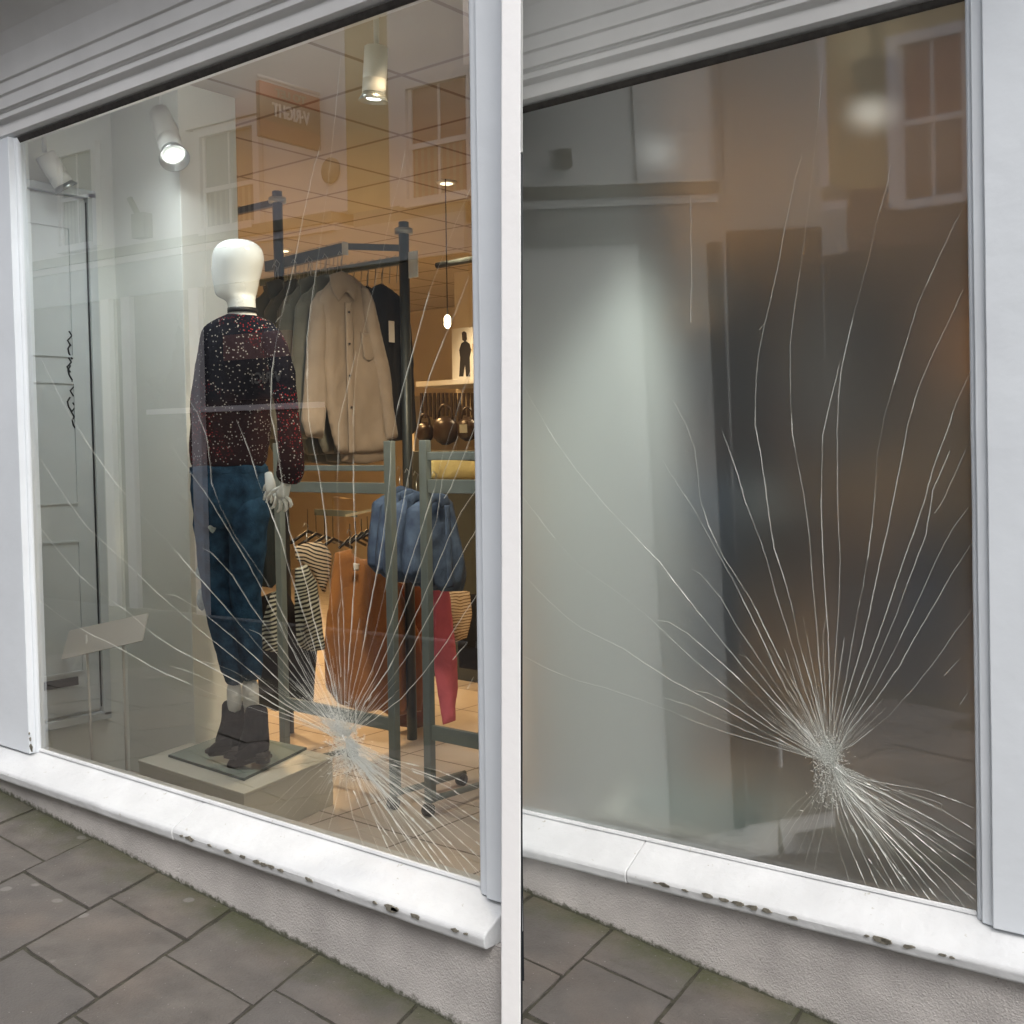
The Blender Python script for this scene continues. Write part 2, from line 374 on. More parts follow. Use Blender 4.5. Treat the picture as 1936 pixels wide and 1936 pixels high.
# ------------------------------------------------------------------ shopfronts
SILL = [(.03, .012), (.0, .012), (-.004, .0), (-.112, -.052), (-.124, -.060), (-.128, -.070), (-.124, -.094), (-.118, -.100), (.03, -.104)]
FASC = [(.05, 2.35), (.0, 2.352), (-.028, 2.366), (-.028, 2.405), (-.040, 2.412), (-.048, 2.418), (-.048, 2.436), (-.053, 2.439), (-.053, 2.442), (-.062, 2.446), (-.066, 2.486),
        (-.074, 2.492), (-.078, 2.53), (-.086, 2.535), (-.092, 2.56), (-.105, 2.61), (-.135, 2.67), (-.19, 2.73), (-.27, 2.775), (-.36, 2.79), (-.36, 2.90), (-.40, 2.93), (-.44, 3.02), (.05, 3.05)]
def edge_line(bay, x, w, x2=None):
    """u as a function of v along the picture's upright x at depth w"""
    a = bay.at(x, 1700, w); b = bay.at(x2 or x, 100, w)
    return lambda v, w=0: a.x+(b.x-a.x)*(v-a.z)/(b.z-a.z)
def shopfront(bay, name_label, uL, uR, uGL, postR, gz, joints, chips, ulow, gmat):
    th = T(bay, 'shop_window', (-.9, 0, 0), name_label, 'shop window')
    # uL: left limit as function(v,w)
    MB().sweep(FASC, lambda v, w=0: uL(v), lambda v, w=0: uR(v)).build('fascia', fascia_paint, th, bevel=.002)
    us = [None]+joints+[None]
    for i in range(len(us)-1):
        a = (lambda v, w=0: ulow(v)) if us[i] is None else (lambda v, w=0, q=us[i]: q+.0012+.0*v)
        b = (lambda v, w=0: uR(v)) if us[i+1] is None else (lambda v, w=0, q=us[i+1]: q-.0012)
        dz = .0015*i
        mb = MB(); N = 40; prof = [(w, v+dz) for w, v in SILL]
        rings = []
        ua, ub = a(0), b(0)
        for k in range(N+1):
            u = ua+(ub-ua)*k/N
            rings.append([(ua+(b(v, w)-ua)*k/N, w+(.0022*noise.noise(Vector((u*7, v*30, 3))) if w < -.1 else 0), v+(.002*noise.noise(Vector((u*6, w*20, 9))) if w < -.003 else 0)) for w, v in prof])
        mb.loft(rings, True, False).build('sill', white_paint, th, bevel=.004)
    # glazing fillets
    MB().sweep([(-.001, .0), (-.010, .004), (-.006, .011), (-.001, .013)], lambda v, w=0: ulow(v)+.01, lambda v, w=0: 0).build('putty', white_paint, th)
    MB().sweep([(-.001, 2.35), (-.012, 2.350), (-.006, 2.338), (-.001, 2.332)], lambda v, w=0: uL(v), lambda v, w=0: 0).build('putty', dark_putty, th)
    pz = MB(); n = 70; u0, u1 = ulow(-.2), uR(-.2, -.086)
    rows = [-.098, -.13, -.16, -.19, -.215, -.235, -.25, -.27, -.29, -.31, -.33, -.35, -.37, -.40, -.43, -.5]
    vs = [(u0+(u1-u0)*i/n, -.086-.003*noise.noise(Vector((i*.3, z*9, 1))), z) for z in rows for i in range(n+1)]
    pz.add(vs, [(r*(n+1)+i, r*(n+1)+i+1, (r+1)*(n+1)+i+1, (r+1)*(n+1)+i) for r in range(len(rows)-1) for i in range(n)], True)
    k = len(vs); pz.add([(u0, -.086, -.5), (u1, -.086, -.5), (uR(-.5, .03), .03, -.5), (u0, .03, -.5), (u0, -.086, -.098), (u1, -.086, -.098), (uR(-.1, .03), .03, -.098), (u0, .03, -.098)],
                        [(0, 3, 2, 1), (4, 5, 6, 7), (0, 4, 7, 3), (1, 2, 6, 5), (2, 3, 7, 6)])
    p = pz.build('plinth', plinth_mat, th)
    attr(p, 'edge', lambda q: max(0, 1-(q.z-gz(q.x))/.045)*.75+max(0, 1-(-.098-q.z)/.03)*.35)  # dirt along the paving, plus shade painted just under the sill
    # paint chips: bare wood showing on the nosing
    ch = MB()
    for (x, y, r) in chips:
        c = bay.at(x, y, -.1295); sc_ = r/FL*3.3
        on_top = c.z > -.064
        for q in range(1):
            n = 9; a0 = random.random()*6; pts = []
            for j in range(n):
                t = a0+2*math.pi*j/n; rr = sc_*(.55+.6*random.random())
                pts.append((c.x+math.cos(t)*rr*1.5, -.1305, min(-.069, max(-.095, c.z))+math.sin(t)*rr*.55))
            ch.add(pts+[(x_, -.127, z_) for x_, _, z_ in pts], [tuple(range(n))]+[(i, (i+1) % n, n+(i+1) % n, n+i) for i in range(n)])
    ch.build('bare_patches', bare_wood, th)
    return th
uR1 = lambda v, w=0: min(.11-.73*w, .21)
ulo1 = lambda v, w=0: -4.3
chips1 = [(342, 1572, 5), (358, 1583, 10), (395, 1592, 5), (430, 1610, 9), (458, 1617, 7), (485, 1630, 9), (497, 1634, 8), (512, 1637, 9), (530, 1646, 6), (583, 1659, 8), (640, 1675, 3), (708, 1704, 5), (738, 1712, 12), (745, 1716, 9), (785, 1729, 8), (860, 1758, 6), (880, 1765, 4)]
win1 = shopfront(B1, 'left shop window of clear cracked glass, the dressed mannequin standing behind it', lambda v, w=0: -4.3, uR1, -2.266, None, gz1, [-1.215], chips1, ulo1, glass1)
eL = lambda x, w: edge_line(B2, x, w)
uL2 = eL(966, -.02)
uR2 = lambda v, w=0: .42
chips2 = [(1238, 1650, 4), (1255, 1662, 10), (1258, 1672, 6), (1295, 1675, 5), (1337, 1692, 9), (1367, 1697, 8), (1395, 1706, 9), (1423, 1715, 9), (1448, 1716, 9), (1500, 1726, 7), (1638, 1765, 4), (1667, 1772, 12), (1675, 1776, 9), (1717, 1785, 8), (1782, 1800, 6), (1800, 1806, 4)]
win2 = shopfront(B2, 'right shop window of cracked glass with haze and blur put in, the shop blurred behind it', uL2, uR2, None, None, gz2, [-1.02], chips2, lambda v, w=0: -1.58, glass2)
# glass panes
def pane(bay, th, corners, m, thick=0, m2=None):
    if not thick:
        o = MB().add(corners, [(0, 1, 2, 3)]).build('glass_pane', m, th)
    else:
        f = corners; b = [(x, y+thick, z) for x, y, z in corners]
        o = MB().add(f+b, [(0, 1, 2, 3), (4, 7, 6, 5), (0, 4, 5, 1), (1, 5, 6, 2), (2, 6, 7, 3), (3, 7, 4, 0)]).build('glass_pane', m, th)
        o.data.materials.append(m2)
        for p in o.data.polygons:
            if sum(o.data.vertices[i].co.y for i in p.vertices)/4 > thick*.9: p.material_index = 1
    return o
g1 = pane(B1, win1, [(-2.272, 0, .0), (.004, 0, .0), (.004, 0, 2.356), (-2.272, 0, 2.356)], glass1)
g2 = pane(B2, win2, [(-1.56, 0, .0), (.004, 0, .0), (.004, 0, 2.356), (uL2(2.35), 0, 2.356)], glass2, .006, glass2b)
# posts
def post(bay, th, u0, u1, side, zt=2.35):
    mb = MB(); s = side
    # section across u, w : bead near the glass then the flat
    sec = [(0, .02), (0, -.012), (.006*s, -.018), (.014*s, -.018), (.018*s, -.030), (.045*s, -.034), (.05*s, -.046), (u1-u0, -.046), (u1-u0-(.06 if u1 < .3 else 0), .02)] if s > 0 else \
          [(0, .02), (0, -.010), (-.006, -.016), (-.012, -.016), (-.016, -.04), (u1-u0, -.04), (u1-u0, .02)]
    N = 40; rings = []
    for k in range(N+1):
        z = -.004+(zt+.004)*k/N
        rings.append([(u0+a+.0008*noise.noise(Vector((a*30, z*5, 0))), b+(.0012*noise.noise(Vector((a*20, z*6, 4))) if b < 0 else 0), z) for a, b in sec])
    mb.loft(rings, True, False).build('frame_post', post_paint, th, bevel=.002)
post(B1, win1, 0, .14, 1); post(B1, win1, -2.266, -2.95, -1)
post(B2, win2, 0, .42, 1)
sc1 = MB(); c = B1.at(58, 1412, -.042)
for dx, dz, r in ((0, .0, .012), (-.004, .03, .008), (.005, -.012, .006), (-.01, .05, .005)):
    n = 8; pts = [(c.x+dx+math.cos(6.28*j/n)*r*random.uniform(.5, 1), -.0422, c.z+dz+math.sin(6.28*j/n)*r*1.4*random.uniform(.5, 1)) for j in range(n)]
    sc1.add(pts+[(x_, -.039, z_) for x_, _, z_ in pts], [tuple(range(n))]+[(i, (i+1) % n, n+(i+1) % n, n+i) for i in range(n)])
sc1.build('bare_patches', bare_wood, win1)
# white pier added to fill the gap between the two shopfronts, with the party wall running back from it
pl = edge_line(B1, 947.5, -.145); pr = edge_line(B1, 984.5, -.145)
v0, v1 = -.75, 3.3
def back(p, px, w):     # a point further along the same sight line keeps the wall thin
    return p
mb = MB(); dirl = B1.dirl(966, 900); dl = Vector((dirl.x, dirl.y, 0)).normalized()
def pier_ring(v):
    a, b = pl(v), pr(v); W0 = -.145
    return [(a, W0, v), (b, W0, v), (b+dl.x*.36-.012, W0+dl.y*.36, v), (a+dl.x*.36+.012, W0+dl.y*.36, v)]
N = 30; rings = [[(x+.0008*noise.noise(Vector((x*9, v*4, 2))), y+.001*noise.noise(Vector((x*8, v*3, 7))), z) for x, y, z in pier_ring(v)] for v in [v0+(v1-v0)*k/N for k in range(N+1)]]
mb.loft(rings, True, False).build('filler_pier', pier_paint, bay=B1, label='narrow white painted pier added to fill the gap between the two shop windows', cat='pier', bevel=.003)
Q0 = Vector((B1.at(966, 900, 0).x, 0, 0)); nn = Vector((dl.y, -dl.x, 0))*.012     # nn points to the right-hand shop
def wallbox(t0, t1, o0, o1, z0, z1, mb=None):
    """a block along the wall line: t metres from the left window's glass line, o metres out on its right side"""
    mb = mb or MB(); n1 = nn.normalized()
    c = [Q0+dl*t0+n1*o0, Q0+dl*t1+n1*o0, Q0+dl*t1+n1*o1, Q0+dl*t0+n1*o1]
    return mb.hexa([(p.x, p.y, z0) for p in c], [(p.x, p.y, z1) for p in c])
wallbox(1.30, 10.4, -.012, .012, -.75, 3.2).build('party_wall', room_cream, bay=B1, kind='structure', label='party wall between the two shops', cat='wall')
rw_paint = mat('return_wall_paint', (.80, .82, .81), .6, .03, 2)
rw = T(B1, 'return_wall', tuple(Q0+dl*.6), 'white return wall from the pier to the hazed window, its parts added for their reflection', 'wall')
wallbox(.16, 1.298, -.012, .012, -.75, 3.2).build('wall', rw_paint, rw)
TL = 1.032  # parts below are added to show as reflected bands in the right pane
wallbox(.17, TL*.97, .0125, .030, 1.962, 2.00).build('ledge', opp_olive, rw); wallbox(.17, TL*.97, .0125, .022, 1.93, 1.960).build('ledge', rw_paint, rw)
wallbox(.17, TL*.97, .0125, .018, 1.81, 1.928).build('fascia', opp_grey, rw)
wallbox(.20, TL*.44, .0125, .017, 2.002, 3.1).build('pilaster', rw_paint, rw); wallbox(.22, TL*.44, .0125, .017, -.3, 1.808).build('pilaster', opp_grey, rw)
wallbox(.165, .215, .0125, .020, -.3, 1.80).build('dark_reflect_panel', opp_dark, rw)  # added panel, darkens what the right pane reflects
wallbox(TL*.66, TL*.70, .0125, .032, 2.06, 2.12).build('alarm_box', opp_olive, rw)
def pier_side(z0, z1, nm, m):  # panels added on the pier's unseen side to tone its reflection
    n1 = nn.normalized(); lo_, hi_ = [], []
    for z, L in ((z0, lo_), (z1, hi_)):
        f = Vector((pr(z), -.145, z)); bk = f+Vector((dl.x*.36-.012, dl.y*.36, 0))
        for t, o in ((.012, .0015), (.98, .0015), (.98, .006), (.012, .0045)): L.append(tuple(f.lerp(bk, t)+n1*o))
    MB().hexa(lo_, hi_).build(nm, m, rw)
pier_side(-.3, 1.83, 'dark_reflect_panel', opp_dark); pier_side(1.835, 3.0, 'grey_reflect_panel', opp_grey)
# ------------------------------------------------------------------ cracks
CR2 = [
 [(984,718),(1010,765),(1050,833),(1099,900),(1151,962),(1198,1011),(1247,1062),(1291,1120),(1317,1152),(1374,1223),(1415,1273),(1470,1332),(1530,1395)],
 [(986,935),(1014,972),(1058,1029),(1094,1068),(1138,1099),(1182,1130),(1218,1159),(1257,1195),(1314,1249),(1374,1299),(1415,1335),(1470,1379),(1530,1415)],
 [(1244,1173),(1265,1176),(1301,1198),(1343,1234),(1394,1280),(1436,1322),(1470,1358),(1525,1402)],
 [(986,1082),(1027,1125),(1074,1169),(1105,1190),(1177,1225),(1218,1253),(1270,1286),(1317,1311),(1374,1342),(1436,1379),(1520,1422)],
 [(986,1238),(1037,1265),(1094,1287),(1146,1300),(1210,1322),(1273,1346),(1319,1366),(1384,1388),(1460,1410),(1530,1430)],
 [(1257,1319),(1301,1333),(1358,1358),(1410,1381),(1500,1415)],
 [(1306,1304),(1337,1310),(1368,1322),(1410,1348),(1462,1381),(1530,1420)],
 [(1253,869),(1268,895),(1304,950),(1317,970),(1356,1042),(1389,1102),(1415,1154),(1444,1213),(1462,1254),(1500,1330),(1545,1405)],
 [(1273,757),(1296,799),(1314,848),(1321,905),(1324,944),(1340,993),(1368,1053),(1420,1133),(1454,1203),(1470,1236),(1510,1310),(1550,1400)],
 [(1309,1076),(1324,1084),(1363,1130),(1394,1185),(1428,1234),(1462,1285),(1520,1372),(1550,1410)],
 [(1394,1236),(1412,1243),(1436,1272),(1470,1316),(1535,1400)],
 [(1366,815),(1384,864),(1396,900),(1410,950),(1425,987),(1449,1055),(1466,1120),(1485,1179),(1505,1241),(1523,1306),(1541,1355),(1558,1400)],
 [(1517,292),(1505,334),(1485,427),(1472,500),(1459,559),(1446,613),(1435,670),(1430,716),(1428,760),(1428,805),(1438,854),(1448,925),(1454,975),(1464,1037),(1482,1091),(1498,1148),(1510,1210),(1526,1267),(1542,1319),(1558,1385)],
 [(1446,611),(1440,618),(1436,624)],
 [(1556,120),(1549,202),(1542,274),(1531,373),(1516,492),(1511,522),(1500,600),(1494,654),(1495,750),(1498,815),(1508,874),(1520,935),(1531,1016),(1536,1097),(1543,1172),(1549,1249),(1560,1340),(1565,1400)],
 [(1685,310),(1679,344),(1658,419),(1640,500),(1627,548),(1613,600),(1601,652),(1591,698),(1586,748),(1583,812),(1584,950),(1586,1003),(1589,1060),(1586,1146),(1580,1236),(1574,1327),(1570,1400)],
 [(1588,683),(1577,732),(1565,781),(1555,825),(1553,950),(1555,1029),(1560,1120),(1566,1198),(1569,1288),(1569,1390)],
 [(1831,375),(1803,427),(1769,500),(1736,574),(1712,652),(1692,719),(1671,792),(1658,864),(1655,929),(1650,985),(1643,1040),(1632,1107),(1622,1154),(1612,1211),(1599,1288),(1580,1366)],
 [(1821,548),(1793,610),(1762,673),(1736,735),(1718,797),(1702,880),(1688,950),(1679,998),(1661,1076),(1645,1154),(1627,1231),(1606,1301),(1588,1366)],
 [(1837,701),(1808,761),(1788,823),(1764,885),(1747,950),(1725,1014),(1702,1079),(1674,1164),(1648,1236),(1617,1314),(1590,1370)],
 [(1797,851),(1764,926),(1751,1011),(1725,1079),(1694,1164),(1668,1226),(1632,1309),(1595,1375)],
 [(1838,824),(1808,890),(1781,950),(1767,970)],
 [(1840,948),(1803,996),(1777,1045),(1756,1091),(1725,1159),(1694,1223),(1653,1301),(1609,1366)],
 [(1841,1022),(1803,1079),(1767,1143),(1730,1205),(1699,1262),(1653,1327),(1600,1390)],
 [(1842,1148),(1808,1192),(1772,1244),(1730,1298),(1679,1355),(1610,1410)],
 [(1816,1244),(1785,1278)], [(1830,1309),(1816,1332)], [(1306,367),(1308,528),(1306,610)],
 [(1483,1225),(1508,1301),(1550,1390)], [(1518,1164),(1531,1231),(1547,1314),(1560,1390)],
 [(1562,1168),(1556,1198),(1557,1249),(1562,1320)], [(1597,1205),(1588,1267),(1577,1350)],
 [(1848,1529),(1756,1495),(1653,1477),(1600,1462)], [(1850,1574),(1782,1531),(1731,1508),(1653,1487),(1600,1465)],
 [(1851,1602),(1769,1552),(1679,1505),(1600,1468)], [(1851,1627),(1756,1565),(1666,1516),(1600,1475)],
 [(1851,1650),(1731,1567),(1653,1521),(1597,1478)], [(1852,1679),(1782,1622),(1705,1557),(1627,1505),(1595,1480)],
 [(1847,1705),(1769,1635),(1679,1554),(1597,1482)], [(1843,1712),(1824,1686),(1756,1622),(1666,1544),(1592,1480)],
 [(1834,1728),(1782,1661),(1705,1583),(1640,1531),(1590,1482)], [(1808,1715),(1731,1630),(1640,1539),(1588,1484)],
 [(1790,1720),(1718,1630),(1635,1536),(1587,1484)], [(1769,1716),(1692,1609),(1627,1531),(1586,1485)],
 [(1747,1708),(1679,1622),(1622,1541),(1585,1486)], [(1727,1705),(1661,1598),(1610,1530),(1584,1486)],
 [(1702,1697),(1648,1598),(1609,1536),(1582,1486)], [(1684,1681),(1632,1609),(1609,1557),(1581,1487)],
 [(1665,1686),(1627,1604),(1595,1530),(1580,1487)], [(1640,1679),(1606,1598),(1586,1547),(1578,1488)],
 [(1608,1671),(1586,1604),(1575,1544),(1573,1487)],
 [(1539,1650),(1558,1560),(1570,1474)], [(1520,1637),(1545,1556),(1568,1474)], [(1500,1632),(1536,1552),(1566,1474)],
 [(1472,1624),(1527,1540),(1564,1474)], [(1459,1622),(1518,1535),(1562,1474)], [(1443,1617),(1510,1530),(1560,1474)],
 [(1436,1604),(1500,1522),(1558,1474)], [(1779,1531),(1782,1520),(1760,1512),(1700,1494)]]
def fan(cx, cy, a0, a1, n, r0, r1, wob=.06):
    out = []
    for i in range(n):
        t = R(a0+(a1-a0)*(i+random.random())/n); L = random.uniform(r0, r1); pts = []
        for k in range(5):
            q = L*(1-k/4)+6; tt = t+wob*random.uniform(-.4, .4)*(k/4)
            pts.append((cx+math.cos(tt)*q, cy+math.sin(tt)*q))
        out.append(pts)
    return out
FINE = fan(1570, 1440, 195, 320, 64, 50, 150)+fan(1572, 1440, 22, 72, 50, 60, 220)+fan(1572, 1470, 72, 130, 16, 50, 120)+fan(1566, 1430, 205, 265, 34, 60, 240)+fan(1585, 1470, 25, 60, 26, 120, 260)
rr_ = random.Random(11)
for i_, p_ in enumerate(CR2):
    x_, y_ = p_[-1]
    if math.hypot(x_-1572, y_-1440) < 95: p_.append((1572+rr_.gauss(0, 6), 1440+rr_.gauss(0, 16)))
def crackmesh(polys, fine, place, name, th, rscale, seed):
    rnd = random.Random(seed); mb = MB()
    def strand(pts, r0, r1, dash=.0, big=1.9):
        # resample
        P = []
        for a, b in zip(pts, pts[1:]):
            L = math.hypot(b[0]-a[0], b[1]-a[1]); k = max(1, int(L/11))
            for i in range(k): P.append((a[0]+(b[0]-a[0])*i/k, a[1]+(b[1]-a[1])*i/k))
        P.append(pts[-1]); pl = [Vector(place(x+rnd.uniform(-.5, .5), y+rnd.uniform(-.5, .5))) for x, y in P]
        n = len(pl); vs = []; boost = 1
        for i, p in enumerate(pl):
            d = pl[min(i+1, n-1)]-pl[max(0, i-1)]; d = d.normalized() if d.length else Vector((1, 0, 0))
            s = Vector((-d.z, 0, d.x)); t = i/max(1, n-1)
            if rnd.random() < .12: boost = rnd.choice((.35, 1, 1, big))
            r = (r0+(r1-r0)*t)*rnd.uniform(.75, 1.25)*boost*rscale
            if i == 0: r *= .3
            vs += [p+s*r, p+Vector((0, -r*rnd.uniform(.5, 1.3), 0)), p-s*r]
        fs = []
        for i in range(n-1):
            if rnd.random() < dash: continue
            a = i*3; fs += [(a, a+3, a+4, a+1), (a+1, a+4, a+5, a+2), (a+2, a+5, a+3, a)]
        mb.add(vs, fs)
    for i, p in enumerate(polys): strand(p, .00048, .00068, 0, 3.0 if 31 < i < 54 else 1.9) if not (p[0][0] < 1545 and p[0][1] > 1595) else strand(p, .0002, .0003)
    if name == 'cracks':
        tr = [p for p in polys if 31 < polys.index(p) < 50]  # extra thick strands shaped as glints on the lower-right cracks
        for _ in range(95):
            p = rnd.choice(tr); i = rnd.randrange(0, max(1, len(p)-2)); a, b = p[i], p[i+1]; t = rnd.uniform(0, .75); L = math.hypot(b[0]-a[0], b[1]-a[1]) or 1; q = min(.25, rnd.uniform(8, 26)/L)
            strand([(a[0]+(b[0]-a[0])*t, a[1]+(b[1]-a[1])*t), (a[0]+(b[0]-a[0])*(t+q*.5), a[1]+(b[1]-a[1])*(t+q*.5)), (a[0]+(b[0]-a[0])*(t+q), a[1]+(b[1]-a[1])*(t+q))], .0021, .0014)
    for p in fine: strand(p, .00022, .00045, .06)
    for (x, y, sx, sy, n) in ((1570, 1440, 11, 24, 460), (1556, 1414, 14, 16, 200), (1586, 1474, 14, 16, 200), (1552, 1462, 9, 26, 110), (1578, 1512, 22, 10, 80), (1590, 1434, 14, 9, 16)):
        for _ in range(n):      # crushed flakes around the point of impact
            cx, cy = rnd.gauss(x, sx), rnd.gauss(y, sy); a = rnd.random()*6.3; L = rnd.uniform(3, 8)
            p = Vector(place(cx, cy)); q = Vector(place(cx+math.cos(a)*L, cy+math.sin(a)*L)); s = (q-p); s = Vector((-s.z, 0, s.x))*rnd.uniform(.10, .30)
            mb.add([p, q, p+s, p+s*.5+Vector((0, -.0015, 0))], [(0, 1, 3), (1, 2, 3), (2, 0, 3)])
    return mb.build(name, crack_mat, th)
def place2(x, y): p = B2.at(x, y); return (p.x, -.0018, p.z)
def place1(x, y):
    p = B2.at(x, y); a = abs(p.x); u = p.x*(1.19+.32*min(a, 1.0)-.08*max(0, a-1)*0); v = p.z-.04*min(1, max(0, p.z)/.4)+.10*max(0, a-.95)*1.5+.05*max(0, p.z-1.5)
    return (max(-2.25, min(-.002, u)), -.0018, max(.004, min(2.33, v)))
extra1 = []
crackmesh(CR2, FINE, place2, 'cracks', win2, 1.0, 3)
crackmesh([p for p in CR2], FINE, place1, 'cracks', win1, 1.05, 5)
# ------------------------------------------------------------------ shop interiors
VF = -.22; VC = 2.62
floor_mat = mat('shop_floor_tile', (.52, .47, .42), .35, .1, 3, .05, 30)
def tile_lines(m, size, lw, col, axes=(0, 1)):
    n, l = nodes(m); b = n['Principled BSDF']; src = b.inputs['Base Color'].links[0].from_socket
    tc = n.new('ShaderNodeTexCoord'); sp = n.new('ShaderNodeSeparateXYZ'); l.new(tc.outputs['Object'], sp.inputs[0]); fs = []
    for i, a in enumerate(axes):
        fr = n.new('ShaderNodeMath'); fr.operation = 'FRACT'; l.new(math2(n, l, 'DIVIDE', math2(n, l, 'ADD', sp.outputs[a], .07+.11*i), size), fr.inputs[0])
        fs.append(math2(n, l, 'LESS_THAN', fr.outputs[0], lw/size))
    l.new(mixcol(n, l, math2(n, l, 'MAXIMUM', *fs), src, col), b.inputs['Base Color'])
tile_lines(floor_mat, .40, .009, (.16, .13, .11))
ceil_mat = mat('ceiling_tile', (.46, .42, .35), .9, .05, 3); tile_lines(ceil_mat, .60, .022, (.22, .17, .12))
ru = lambda w, x: B1.cam.x+B1.dirl(x, 900).x/B1.dirl(x, 900).y*(w-B1.cam.y)
def slab_poly(pts, z0, z1, name, m, bay, **k): MB().hexa([(x, y, z0) for x, y in pts], [(x, y, z1) for x, y in pts]).build(name, m, bay=bay, **k)
rp1 = [(-9, .03), (ru(.03, 944), .03), (ru(6.5, 956), 6.5), (-9, 6.5)]
slab_poly(rp1, VF-.05, VF, 'shop_floor', floor_mat, B1, kind='structure', label='tiled shop floor behind the left window', cat='floor')
slab_poly(rp1, VC, VC+.05, 'shop_ceiling', ceil_mat, B1, kind='structure', label='tiled ceiling of the left shop', cat='ceiling')
MB().box((-9, 6.5, VF), (ru(6.5, 956), 6.6, VC)).build('back_wall', room_cream, kind='structure', label='back wall of the left shop', cat='wall')
MB().box((-9.1, .03, VF), (-9, 6.5, VC)).build('side_wall', room_cream, kind='structure', label='far side wall of the left shop', cat='wall')
# wall above the window and left of it keeps daylight out
MB().box((-9, .06, VF-.4), (-2.5, .10, 3.2)).build('front_wall', room_white, kind='structure', label='inner face of the front wall', cat='wall')
MB().box((-9, .051, 2.42), (.1, .0595, 3.05)).build('lintel_wall', room_white, kind='structure', label='wall over the left window', cat='wall')
# side wall of the display with its door
MB().box((-2.50, .1, VF), (-2.452, .5, VC)).build('display_side_wall', room_white, kind='structure', label='white side wall of the window display', cat='wall')
MB().box((-2.95, .5, VF), (-1.975, .78, VC)).build('display_pier', room_white, kind='structure', label='white square pier behind the display', cat='pier', bevel=.004)
dth = T(B1, 'panelled_door', (-2.44, .25, 0), 'narrow white panelled door with letterbox in the side wall', 'door')
def q_u(x, y, u=-2.45): return B1.onu(x, y, u)
a = q_u(66, 365); b = q_u(197, 1312)
w0, w1 = .03, b.y; z0, z1 = .08, 2.2
MB().box((-2.452, w0+.02, z0), (-2.43, w1-.03, z1)).build('door_leaf', door_mat, dth, bevel=.003)
fr = MB(); fr.box((-2.4515, w1-.024, z0-.03), (-2.415, w1+.012, z1+.03)); fr.box((-2.4515, w0, z0-.045), (-2.415, w1+.012, z0-.012)); fr.box((-2.4515, w0, z1+.008), (-2.415, w1+.012, z1+.04))
fr.build('door_frame', door_mat, dth, bevel=.003)
for (wa, wb, za, zb) in ((w0+.06, w1-.10, .25, .80), (w0+.06, w1-.10, .95, 1.45), (w0+.06, w1-.10, 1.55, 2.08)):
    pm = MB(); t = .008
    for bx in (((-2.4295, wa, za), (-2.424, wb, za+t)), ((-2.4295, wa, zb-t), (-2.424, wb, zb)), ((-2.4295, wa, za+t), (-2.424, wa+t, zb-t)), ((-2.4295, wb-t, za+t), (-2.424, wb, zb-t))): pm.box(*bx)
    pm.build('moulding', dark_putty if False else door_mat, dth)
MB().box((-2.4295, w1-.029, z0+.01), (-2.4270, w1-.0255, z1-.01)).build('shadow_gap', black_pl, dth)
MB().box((-2.4295, w0+.07, .20), (-2.422, w1-.13, .235)).build('letterbox', black_pl, dth, bevel=.002)
lt = MB()
for k, (x, y) in enumerate([(131, 640), (134, 665), (130, 690), (134, 705), (136, 735), (133, 765), (138, 775), (142, 800)]):
    p = q_u(x, y, -2.428); lt.tube([(p.x, p.y, p.z+.03), (p.x, p.y+.012*(-1)**k, p.z+.012), (p.x, p.y-.008, p.z-.008), (p.x, p.y+.006, p.z-.03)], .0035, 5)
lt.build('wrought_scroll', black_rub, dth)
# display box with its glass plate
bx = T(B1, 'display_plinth', (-1.6, .45, VF), 'low cream display box under the mannequin', 'display box')
VT = -.03
c0 = B1.onv(461, 1500, VT); c1 = B1.onv(262, 1437, VT); c2 = B1.onv(629, 1430, VT); c3 = c1+c2-c0
cs = [c0, c2, c3, c1]
MB().hexa([(p.x, p.y, VF+.001) for p in cs], [(p.x, p.y, VT-.012) for p in cs]).build('box_body', cream_panel, bx, bevel=.003)
cc = (c0+c1+c2+c3)/4
MB().hexa([tuple(cc+(p-cc)*1.008+Vector((0, 0, -.0115))) for p in cs], [tuple(cc+(p-cc)*1.008) for p in cs]).build('box_top', cream_panel, bx, bevel=.002)
plate_m = mat('green_glass_plate', (.30, .36, .33), .08, .03, 3, spec=.8); edge_m = mat('green_glass_edge', (.03, .055, .045), .1, .03, 3)
VP = VT+.010
ps = [B1.onv(x, y, VP) for x, y in ((461, 1472), (580, 1413), (436, 1384), (318, 1427))]
pth = T(B1, 'glass_plate', tuple((ps[0]+ps[2])/2-Vector((0, 0, .009))), 'thin square glass plate with dark green edges under the boots', 'glass plate')
MB().hexa([(p.x, p.y, VT+.001) for p in ps], [(p.x, p.y, VP) for p in ps]).build('plate', edge_m, pth)
pc = sum(ps, Vector())/4
MB().hexa([tuple(pc+(p-pc)*.985+Vector((0, 0, .0002))) for p in ps], [tuple(pc+(p-pc)*.985+Vector((0, 0, .0012))) for p in ps]).build('plate_top', plate_m, pth)
# sign stand
st = T(B1, 'sign_stand', (-2.2, .2, VF), 'blank white card stand on two thin legs at the left of the display', 'display stand')
cw = .22
q = [B1.at(117, 1247, .13), B1.at(270, 1212, .30), B1.at(281, 1160, .36), B1.at(132, 1193, .19)]
n_ = (q[1]-q[0]).cross(q[3]-q[0]).normalized()*.004
MB().hexa([tuple(p) for p in q], [tuple(p+n_) for p in q]).build('card_board', card_shade, st)
for (xa, ya, xb, yb, w_) in ((163, 1200, 175, 1420, .2), (232, 1190, 239, 1440, .3)):
    p = B1.at(xa, ya, w_); r_ = B1.at(xb, yb, w_); MB().tube([p, (r_.x, r_.y, VF+.01)], .0055, 8).build('leg', card, st)
